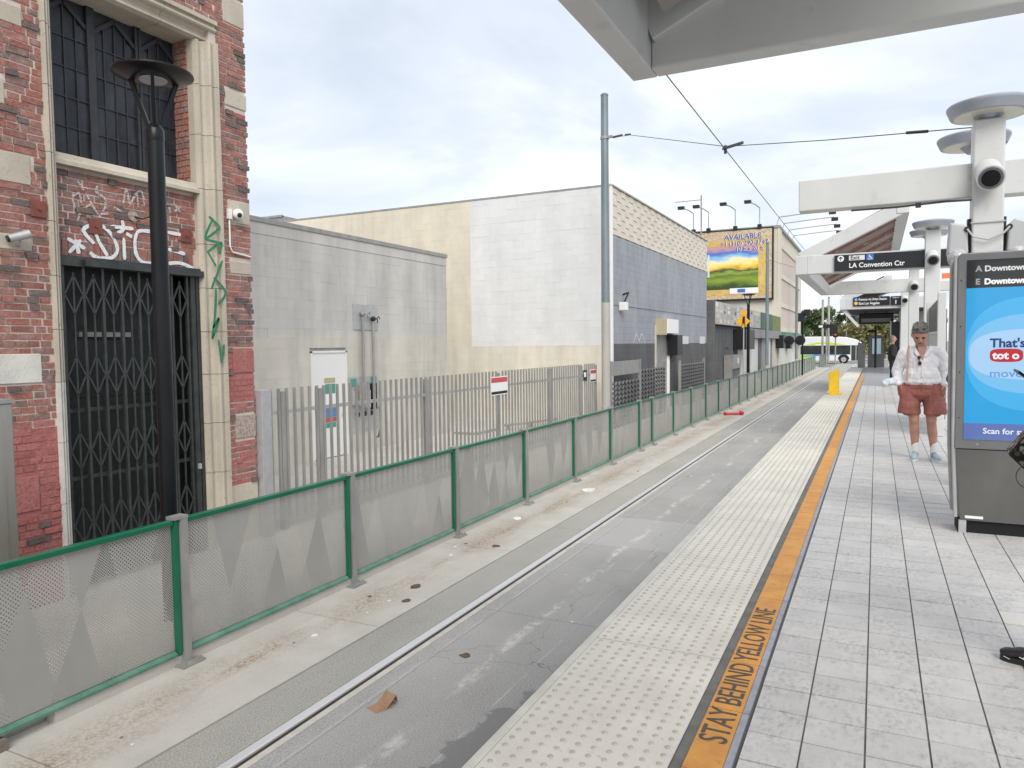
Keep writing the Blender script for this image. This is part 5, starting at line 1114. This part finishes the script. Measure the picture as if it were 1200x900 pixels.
t = thing('far_sign', 'small white sign with orange letters seen past the kiosk edge', 'sign', (1.9, 24, 0)); MB().cyl((1.9, 24.1, 0), (1.9, 24.1, 3.6), .05, n=8).build('post', 'galv', t); B(1.55, 2.3, 24, 24.05, 3.15, 3.75).build('board', 'signwhite', t); B(1.62, 2.2, 23.99, 24, 3.22, 3.36).build('letters', 'orange', t)

# ------------------------------------------------------------------ litter
t = thing('cardboard_scrap', 'folded piece of brown cardboard lying on the track asphalt', 'cardboard', (-3.06, 4.08, -1.0))
mb = MB(); mb._add([(-3.15, 4.02, -.999), (-3.03, 3.98, -.999), (-2.98, 4.10, -.995), (-3.10, 4.14, -.995)], [(0, 1, 2, 3)]); mb.build('flat_flap', 'card', t)
mb = MB(); mb._add([(-3.11, 4.10, -.995), (-3.0, 4.06, -.995), (-2.975, 4.14, -.93), (-3.09, 4.18, -.93), (-3.10, 4.22, -.996), (-2.985, 4.17, -.996)], [(0, 1, 2, 3), (3, 2, 5, 4)]); mb.build('raised_flap', 'card', t)
t = thing('red_dumbbell', 'red plastic bar with two knobs lying by the fence foot', 'toy', (-4.35, 25.9, -.99))
MB().cyl((-4.62, 25.80, -.935), (-4.14, 26.03, -.935), .04, n=10).build('bar', 'red', t); MB().ell((-4.62, 25.80, -.93), (.07, .07, .06)).build('knob', 'red', t, smooth=True); MB().ell((-4.12, 26.04, -.915), (.09, .09, .075)).build('knob', 'red', t, smooth=True)
rr = random.Random(21)
def scrap(x, y, z, s, m, label, cat, group=None):
    mb = MB(); n = 7; pts = [Vector((x+s*rr.uniform(.6, 1)*math.cos(2*math.pi*i/n), y+s*rr.uniform(.6, 1.2)*math.sin(2*math.pi*i/n), z+rr.uniform(.002, s*.25))) for i in range(n)]
    top = Vector((x, y, z+s*.35)); bot = [Vector((p.x, p.y, z+.001)) for p in pts]
    mb._add(pts+[top]+bot, [(i, (i+1) % n, n) for i in range(n)]+[(i, n+1+i, n+1+(i+1) % n, (i+1) % n) for i in range(n)]+[tuple(range(2*n, n, -1))])
    o = mb.build({'paper': 'paper_scrap', 'leaf': 'dry_leaf', 'stone': 'pebble'}[cat], m, org=(x, y, z)); tag(o, label, cat, group)
scrap(-4.35, 11.7, -.99, .16, 'paper', 'flat white paper scrap on the concrete strip by the fence', 'paper')
scrap(-4.60, 9.4, -.99, .09, 'paper', 'crumpled pale paper beside a fence post foot', 'paper')
scrap(-4.33, 4.85, -.99, .035, 'paper', 'small white crumpled paper on the brown dirt patch', 'paper')
scrap(-2.95, 5.05, -1.0, .05, 'leaf_litter', 'curled brown leaf on the asphalt beyond the cardboard', 'leaf')
scrap(-4.10, 5.9, -.99, .05, 'leaf_litter', 'brown leaf on the pale concrete near the fence', 'leaf')
scrap(-4.25, 6.3, -.99, .07, 'leaf_litter', 'long dark scrap of bark on the pale concrete', 'leaf')
scrap(-4.2, 8.0, -.99, .06, 'leaf_litter', 'dark dry leaf farther along the concrete strip', 'leaf')
for i in range(26):
    x = rr.choice((rr.uniform(-4.8, -4.0), rr.uniform(-4.75, -4.3), rr.uniform(-3.3, -2.3))); y = rr.uniform(2.6, 15)
    scrap(x, y, -.99 if x < -3.94 else -1.0, rr.uniform(.012, .03), rr.choice(('leaf_litter', 'lip', 'paper', 'rail_side')), 'small bit of grit or pebble scattered beside the track', 'stone', 'grit scattered beside the track')

# ------------------------------------------------------------------ people
MT['skin'] = M('skin', (.50, .28, .205), (.42, .215, .155), 9, .5); MT['skin_legs'] = M('tanned_skin', (.36, .185, .125), (.30, .145, .095), 9, .5)
MT['shirt'] = M('white_cotton', (.80, .80, .82), (.75, .75, .78), 6, .8, bump=.7, bs=16, bd=.03); MT['shorts'] = M('rust_cotton', (.33, .125, .10), (.27, .095, .078), 7, .85, bump=.6, bs=18, bd=.02)
MT['hair'] = M('grey_hair', (.05, .047, .045), (.27, .26, .25), 70, .7, bump=.8, bs=120); MT['sock'] = M('white_sock', (.78, .78, .76), rough=.9, bump=.3, bs=120); MT['shoe_blue'] = M('pale_blue_mesh', (.30, .48, .56), (.42, .56, .62), 30, .7)
MT['sole'] = M('white_sole', (.75, .75, .73), rough=.7); MT['navy'] = M('navy_cloth', (.018, .025, .05), (.03, .038, .065), 10, .8, bump=.4, bs=20); MT['blackcloth'] = M('black_cloth', (.012, .012, .014), (.022, .022, .024), 10, .8, bump=.4, bs=20)
MT['strap'] = M('tan_strap', (.50, .30, .22), rough=.7); MT['lensbrown'] = M('brown_lens', (.05, .025, .015), rough=.15)
MT['bundle'] = M('white_blue_cloth', (.75, .77, .80), (.50, .60, .74), 24, .8)
def organic(mb, name, mat, parent, voxel, smooth=4, fold=0, ff=9, zlo=None):
    me = mb.mesh(name); o = bpy.data.objects.new(name, me); COL.objects.link(o)
    r = o.modifiers.new('r', 'REMESH'); r.mode = 'VOXEL'; r.voxel_size = voxel
    s = o.modifiers.new('s', 'SMOOTH'); s.factor = .5; s.iterations = smooth
    dg = bpy.context.evaluated_depsgraph_get(); m2 = bpy.data.meshes.new_from_object(o.evaluated_get(dg)); bpy.data.objects.remove(o)
    wo = worg(parent)
    nn = [v.normal.copy() for v in m2.vertices]
    for v, n in zip(m2.vertices, nn):
        p = v.co
        if fold: p = p+n*fold*(noise.noise((p.x*ff, p.y*ff, p.z*ff*.8))+.6*noise.noise((p.x*ff*2.2+3, p.y*ff*2.2, p.z*ff*1.4)))
        v.co = p-wo
    for p in m2.polygons: p.use_smooth = True
    m2.name = name; m2.materials.clear(); m2.materials.append(MT[mat])
    q = bpy.data.objects.new(name, m2); COL.objects.link(q); q.parent = parent
    return q
def hand(mb, w, d, side, curl=.5, s=1.0):
    """palm at w pointing along d with five bent fingers; side = direction of the thumb"""
    w, d, side = Vector(w), Vector(d).normalized(), Vector(side).normalized(); nrm = d.cross(side)
    mb.ell(w+d*.045*s, (.038*s, .03*s, .045*s)); k = w+d*.085*s
    for i, ln in enumerate((.062, .070, .066, .052)):
        b = k+side*(.027-.018*i)*s; j = b+d*ln*.5*s+nrm*.012*curl*s; e_ = j+(d*(1-curl*.7)+nrm*curl).normalized()*ln*.5*s
        mb.caps(b-d*.02*s, j, .0095*s, .009*s, k=3); mb.caps(j, e_, .009*s, .0075*s, k=3)
    b = w+d*.025*s+side*.03*s; mb.caps(b, b+(side*.7+d*.6)*.035*s, .012*s, .010*s, k=3); mb.caps(b+(side*.7+d*.6)*.035*s, b+(side*.45+d*.9)*.065*s, .010*s, .008*s, k=3)

def shoe(parent, c, dr, up, upmat, ankle_h=.085):
    """one shoe: sole + upper; c = heel centre on the ground, dr = toe direction"""
    c, dr = Vector(c), Vector(dr).normalized(); sd_ = Vector((-dr.y, dr.x, 0)); mb = MB()
    ax = Matrix((dr, sd_, Vector((0, 0, 1)))).transposed()
    for f, r, h in ((.03, .036, .055), (.08, .036, .055), (.14, .040, .042), (.20, .042, .032), (.245, .034, .026)): mb.ell(c+dr*f+Vector((0, 0, h*.75+.02)), (.05, r, h*.9), rot=ax)
    mb.caps(c+dr*.05+Vector((0, 0, .05)), c+dr*.05+Vector((0, 0, ankle_h)), .042, .038, k=3)
    u = organic(mb, 'shoe', upmat, parent, .008, 3)
    mb = MB(); pts = []
    for i in range(20):
        a = 2*math.pi*i/20; x = .135+.155*math.cos(a); y = (.043 if math.cos(a) > -.3 else .036)*math.sin(a); p = c+dr*x+sd_*y; pts.append((p.x, p.y))
    mb.prism(pts, 'z', c.z, c.z+.026); s_ = mb.build('sole', up, u); return u

# --- the man in a white shirt and rust shorts
P = thing('person', 'man in white shirt and rust red shorts looking down with hands in pockets', 'person', (.51, 10.57, 0))
O = Vector((.51, 10.57, 0)); G = lambda x, y, z: O+Vector((x, y, z))
mb = MB(); tilt = Matrix.Rotation(R(38), 3, 'X'); hc = G(-.028, -.095, 1.575)
mb.ell(hc, (.088, .104, .124), 20, 14, tilt); mb.ell(hc+tilt @ Vector((0, -.030, -.068)), (.068, .070, .062), 16, 10, tilt)
mb.ell(hc+tilt @ Vector((0, -.090, -.040)), (.032, .03, .018), rot=tilt)        # upper lip / muzzle
mb.ell(hc+tilt @ Vector((0, -.085, -.108)), (.030, .026, .022), rot=tilt)       # chin
for s_ in (-1, 1):
    mb.ell(hc+tilt @ Vector((s_*.091, .006, -.012)), (.011, .024, .036), rot=tilt); mb.ell(hc+tilt @ Vector((s_*.034, -.078, -.015)), (.024, .018, .018), rot=tilt)
    mb.ell(hc+tilt @ Vector((s_*.030, -.088, .026)), (.024, .012, .009), rot=tilt)
mb.caps(hc+tilt @ Vector((0, -.100, .012)), hc+tilt @ Vector((0, -.120, -.020)), .011, .017, k=4)
mb.caps(G(0, .02, 1.34), hc+tilt @ Vector((0, .02, -.06)), .066, .058)
mb.caps(G(-.16, 0, 1.33), G(.16, 0, 1.33), .06, .06); mb.ell(G(0, 0, 1.18), (.17, .11, .20)); mb.ell(G(0, -.01, .98), (.17, .12, .16))
for s_, kx, ax_ in ((-1, -.075, -.055), (1, .115, .150)):
    mb.caps(G(s_*.095, .0, .90), G(kx, -.03, .50), .088, .060); mb.ell(G(kx, -.045, .495), (.050, .05, .055)); mb.caps(G(kx, -.02, .47), G((kx+ax_)/2, .02, .33), .056, .058, k=5); mb.caps(G((kx+ax_)/2, .02, .33), G(ax_, .012, .10), .056, .036)
    mb.ell(G(ax_, -.03, .06), (.036, .07, .035))
    mb.caps(G(s_*.19, .0, 1.33), G(s_*.27, .055, 1.10), .05, .04); mb.caps(G(s_*.27, .055, 1.10), G(s_*.255, -.06, .945), .04, .03)
    hand(mb, G(s_*.240, -.06, .945), (-s_*.45, .1, -1), (0, -1, -.1), .4, .9)
body = organic(mb, 'body', 'skin', P, .010, 3)
mb = MB(); mb.ell(hc+tilt @ Vector((0, .016, .040)), (.094, .104, .098), 18, 12, tilt); mb.ell(hc+tilt @ Vector((0, .055, .0)), (.094, .066, .10), 16, 10, tilt); mb.ell(hc+tilt @ Vector((.01, -.052, .092)), (.066, .042, .028), 16, 10, tilt)
for i in range(22): a = random.uniform(0, 6.28); mb.ell(hc+tilt @ Vector((.07*math.cos(a), .01+.07*math.sin(a), .104+random.uniform(0, .02))), (.022, .022, .018), 8, 6)
organic(mb, 'hair', 'hair', body, .008, 2, .006, 40)
mb = MB()
for s_ in (-1, 1): mb.ell(hc+tilt @ Vector((s_*.036, -.100, .006)), (.014, .006, .006), rot=tilt); mb.ell(hc+tilt @ Vector((s_*.036, -.104, .026)), (.023, .006, .006), rot=tilt)
mb.build('eyes_and_brows', 'lensbrown', body)
mb = MB(); mb.ell(hc+tilt @ Vector((0, -.119, -.058)), (.026, .004, .004), rot=tilt); mb.build('mouth', 'lensbrown', body)
gl = MB()
for s_ in (-1, 1): gl.ell(hc+tilt @ Vector((s_*.036, -.062, .122)), (.024, .012, .015), rot=tilt)
gl.tube([hc+tilt @ Vector((-.08, -.02, .100)), hc+tilt @ Vector((0, -.07, .128)), hc+tilt @ Vector((.08, -.02, .100))], .003); gl.build('sunglasses', 'lensbrown', P)['label'] = 'sunglasses pushed up on the hair'
# shirt
mb = MB()
mb.ell(G(0, 0, 1.22), (.195, .130, .20)); mb.caps(G(0, -.015, 1.22), G(0, -.025, 1.03), .145, .150, 1.0, 5); mb.ell(G(0, -.025, 1.06), (.200, .150, .16)); mb.caps(G(-.165, .01, 1.345), G(.165, .01, 1.345), .078, .078); mb.ell(G(0, .035, 1.37), (.10, .06, .05)); mb.ell(G(0, -.02, .985), (.21, .155, .07))
for s_ in (-1, 1):
    mb.caps(G(s_*.190, .005, 1.34), G(s_*.272, .055, 1.10), .078, .066); mb.caps(G(s_*.272, .055, 1.10), G(s_*.262, -.045, .965), .064, .052, k=6); mb.ell(G(s_*.260, -.055, .955), (.056, .054, .03))
sh = organic(mb, 'shirt', 'shirt', P, .008, 4, .009, 14)
mb = MB()      # open collar and placket
for s_ in (-1, 1): mb._add([G(s_*.01, -.142, 1.30), G(s_*.075, -.085, 1.405), G(s_*.085, .0, 1.435), G(s_*.105, -.02, 1.385), G(s_*.085, -.115, 1.345), G(s_*.045, -.150, 1.29)], [(0, 1, 4, 5), (1, 2, 3, 4)])
o = mb.build('collar', 'shirt', sh); sd2 = o.modifiers.new('s', 'SOLIDIFY'); sd2.thickness = .006
mb = MB(); mb._add([G(-.05, -.118, 1.42), G(.05, -.118, 1.42), G(.004, -.158, 1.245), G(-.004, -.158, 1.245), G(-.05, -.05, 1.42), G(.05, -.05, 1.42), G(.004, -.12, 1.255), G(-.004, -.12, 1.255)], [(0, 3, 2, 1), (4, 5, 6, 7), (0, 1, 5, 4), (1, 2, 6, 5), (3, 0, 4, 7), (2, 3, 7, 6)]); mb.build('open_neck', 'skin', sh)
mb = MB(); mb.beam(G(.0, -.151, 1.26), G(.004, -.196, 1.05), .022, .006, (0, -1, 0)); mb.build('placket', 'shirt', sh)
mb = MB(); mb.ell(G(-.038, -.165, 1.285), (.020, .010, .026)); mb.ell(G(-.030, -.178, 1.215), (.022, .010, .028)); mb.tube([G(-.038, -.165, 1.31), G(-.034, -.175, 1.25), G(-.03, -.18, 1.19)], .004); mb.build('hanging_sunglasses', 'lensbrown', sh)
mb = MB(); mb.tube([G(-.145, .02, 1.425), G(-.150, -.075, 1.385), G(-.155, -.130, 1.28), G(-.16, -.165, 1.12), G(-.17, -.165, .99)], .011, 6); mb.build('bag_strap', 'strap', P)
# shorts
mb = MB(); mb.ell(G(0, -.005, .925), (.20, .145, .085)); mb.ell(G(0, 0, .84), (.225, .15, .10))
for s_, bx in ((-1, -.125), (1, .15)):
    mb.caps(G(s_*.115, 0, .86), G(bx, -.015, .665), .128, .122, .95, k=6); mb.cyl(G(bx, -.015, .72), G(bx+s_*.006, -.018, .575), .122, .130, 18)
    mb.ell(G(s_*.215, -.04, .875), (.050, .07, .095))
st_ = organic(mb, 'shorts', 'shorts', P, .008, 3, .009, 13)
mb = MB(); mb.tube([G(.0, -.172, .965), G(.008, -.178, .92), G(.01, -.178, .89)], .005, 5); mb.tube([G(-.01, -.172, .965), G(-.02, -.178, .925), G(-.022, -.178, .90)], .005, 5); mb.build('drawstring', 'shorts', st_)
for ax_, dr in ((-.055, (-.12, -1, 0)), (.150, (.22, -1, 0))):
    mb = MB(); mb.caps(G(ax_, .012, .195), G(ax_, .008, .09), .043, .043, k=6); organic(mb, 'sock', 'sock', P, .008, 2)
    shoe(P, G(ax_-.05*dr[0], .055, 0), dr, 'sole', 'shoe_blue')
mb = MB(); mb.ell(G(-.36, -.09, .975), (.075, .06, .05)); mb.ell(G(-.40, -.10, .955), (.05, .05, .045)); mb.ell(G(-.31, -.08, .99), (.05, .05, .05)); bd = organic(mb, 'cloth_bundle', 'bundle', P, .010, 2, .012, 18)

def standing(name_label, loc, head, top, low, arms, hgt=1.72, shoes='black', hair='hair', group=None, step=0):
    """plain standing figure; head = heading angle (0 faces the camera side, -y)"""
    T = thing('person', name_label, 'person', loc, group); Rm = Matrix.Rotation(head, 3, 'Z'); k = hgt/1.72
    g = lambda x, y, z: Vector(loc)+Rm @ (Vector((x, y, z))*k)
    mb = MB(); mb.ell(g(0, -.02, 1.60), (.075*k, .092*k, .115*k), rot=Rm); mb.ell(g(0, -.03, 1.535), (.055*k, .06*k, .055*k), rot=Rm); mb.caps(g(0, -.105, 1.615), g(0, -.122, 1.585), .009, .014, k=3); mb.caps(g(0, .01, 1.38), g(0, -.01, 1.52), .055, .05)
    for s_ in (-1, 1): mb.ell(g(s_*.078, 0, 1.595), (.012, .02, .03), rot=Rm)
    mb.ell(g(0, 0, 1.2), (.16, .10, .2), rot=Rm); mb.ell(g(0, 0, .95), (.15, .11, .14), rot=Rm)
    for s_ in (-1, 1): mb.caps(g(s_*.085, 0, .88), g(s_*.09, step if s_ > 0 else 0, .1), .07, .04)
    for (e1, w1, th) in arms:
        s_ = -1 if e1[0] < 0 else 1; mb.caps(g(s_*.18, 0, 1.36), g(*e1), .045, .04); mb.caps(g(*e1), g(*w1), .04, .028); d_ = (g(*w1)-g(*e1)); hand(mb, g(*w1), d_, Rm @ Vector(th), .5)
    b = organic(mb, 'body', 'skin', T, .012, 3)
    mb = MB(); mb.ell(g(0, .012, 1.635), (.083*k, .095*k, .095*k), rot=Rm); mb.ell(g(0, .04, 1.57), (.075*k, .06*k, .09*k), rot=Rm); organic(mb, 'hair', hair, b, .012, 2, .005, 30)
    mb = MB(); mb.ell(g(0, 0, 1.2), (.20, .135, .22), rot=Rm); mb.ell(g(0, 0, 1.0), (.19, .14, .14), rot=Rm); mb.caps(g(-.17, 0, 1.36), g(.17, 0, 1.36), .07, .07)
    for (e1, w1, th) in arms: s_ = -1 if e1[0] < 0 else 1; mb.caps(g(s_*.19, 0, 1.35), g(*e1), .072, .064); mb.caps(g(*e1), Vector(g(*e1)).lerp(g(*w1), .82), .062, .048)
    organic(mb, 'jacket', top, T, .014, 3, .008, 11)
    mb = MB(); mb.ell(g(0, 0, .93), (.18, .135, .12), rot=Rm)
    for s_ in (-1, 1): mb.caps(g(s_*.09, 0, .88), g(s_*.09, (step*.5 if s_ > 0 else 0)-.01, .5), .095, .075); mb.caps(g(s_*.09, (step*.5 if s_ > 0 else 0)-.01, .5), g(s_*.09, (step if s_ > 0 else 0)+.01, .10), .072, .058)
    organic(mb, 'trousers', low, T, .014, 3, .006, 12)
    for s_ in (-1, 1):
        c_ = g(s_*.09, .06+(step if s_ > 0 else 0), 0); c_.z = loc[2]; shoe(T, c_, Rm @ Vector((s_*.1, -1, 0)), 'sole' if shoes != 'black' else 'black', shoes)
    return T, g
standing('dark navy jacketed person mostly hidden behind the large kiosk', (.985, 8.6, 0), R(160), 'navy', 'navy', [((.32, -.05, 1.10), (.10, -.20, 1.0), (0, 0, 1)), ((-.25, .02, 1.1), (-.2, -.18, .95), (0, 0, 1))])
standing('person in black clothes and white shoes waiting far along the platform', (.47, 27.2, 0), R(95), 'blackcloth', 'blackcloth', [((.24, .02, 1.1), (.18, -.1, .9), (0, -1, 0)), ((-.24, .02, 1.1), (-.18, -.1, .9), (0, -1, 0))], 1.66, 'sole')
# person at the right edge of the view: shoe, phone and floral bag reach into the picture
T, g = standing('person in black with a phone and floral bag at the right picture edge', (.765, 3.93, 0), R(-90), 'blackcloth', 'blackcloth', [((.24, .06, 1.12), (.20, .02, 1.24), (0, 0, 1)), ((-.24, .06, 1.12), (-.18, .02, 1.0), (0, 0, 1))], step=.22)
mb = MB(); mb.tube([(.60, 3.968, .052), (.615, 3.966, .045), (.632, 3.966, .040)], .0018, 5); mb.tube([(.612, 3.966, .047), (.622, 3.966, .056), (.630, 3.967, .058)], .0018, 5); mb.tube([(.543, 3.985, .040), (.565, 3.972, .034)], .0015, 5); mb.build('shoe_emblem', 'signgrey', T)
ph = MB().beam((.595, 4.19, 1.350), (.685, 4.21, 1.275), .075, .010, (.6, 0, .8)).build('phone', 'black'); tag(ph, 'black phone held out at the right picture edge', 'phone')
def floral():
    m, t, b = mat_base('floral_cloth'); b.inputs['Roughness'].default_value = .6
    v = t.nodes.new('ShaderNodeTexVoronoi'); v.inputs['Scale'].default_value = 42; lk(t, pos(t), v.inputs['Vector'])
    s = t.nodes.new('ShaderNodeSeparateXYZ'); lk(t, v.outputs['Color'], s.inputs[0])
    f = ramp(t, s.outputs[0], [(0, (.55, .50, .42)), (.3, (.12, .10, .05)), (.5, (.50, .36, .32)), (.7, (.42, .05, .04)), (.85, (.20, .22, .10)), (1, (.62, .58, .52))])
    d = ramp(t, v.outputs['Distance'], [(.42, (1, 1, 1)), (.55, (0, 0, 0))])
    lk(t, mixc(t, d, (.012, .011, .010), f), b.inputs['Base Color']); return m
MT['floral'] = floral()
t = thing('handbag', 'black floral patterned handbag with a modelled reflection ring below it at the right picture edge', 'handbag', (.70, 4.2, .86))
mb = MB(); mb.prism([(.572, .955), (.66, .862), (.86, .87), (.90, 1.06), (.66, 1.085)], 'y', 4.16, 4.30); mb.build('body', 'floral', t, bevel=.012)
mb = MB(); mb.tube([(.569, 4.155, .955), (.66, 4.155, .858), (.86, 4.155, .866)], .004, 6); mb.tube([(.569, 4.155, .955), (.66, 4.155, 1.089), (.9, 4.155, 1.064)], .004, 6); mb.build('piping', 'black', t)
mb = MB(); mb.tube([(.655+.05*math.cos(a), 4.20, .845+.055*math.sin(a)) for a in [2*math.pi*i/24 for i in range(25)]], .0022, 5); mb.build('reflection_ring', 'wire', t)  # thin ring modelled in place of the round reflection below the bag
mb = MB(); mb.tube([(.70, 4.23, 1.08), (.80, 4.22, 1.2), (.88, 4.15, 1.30), (.90, 4.08, 1.42)], .008, 6); mb.build('shoulder_strap', 'black', t)
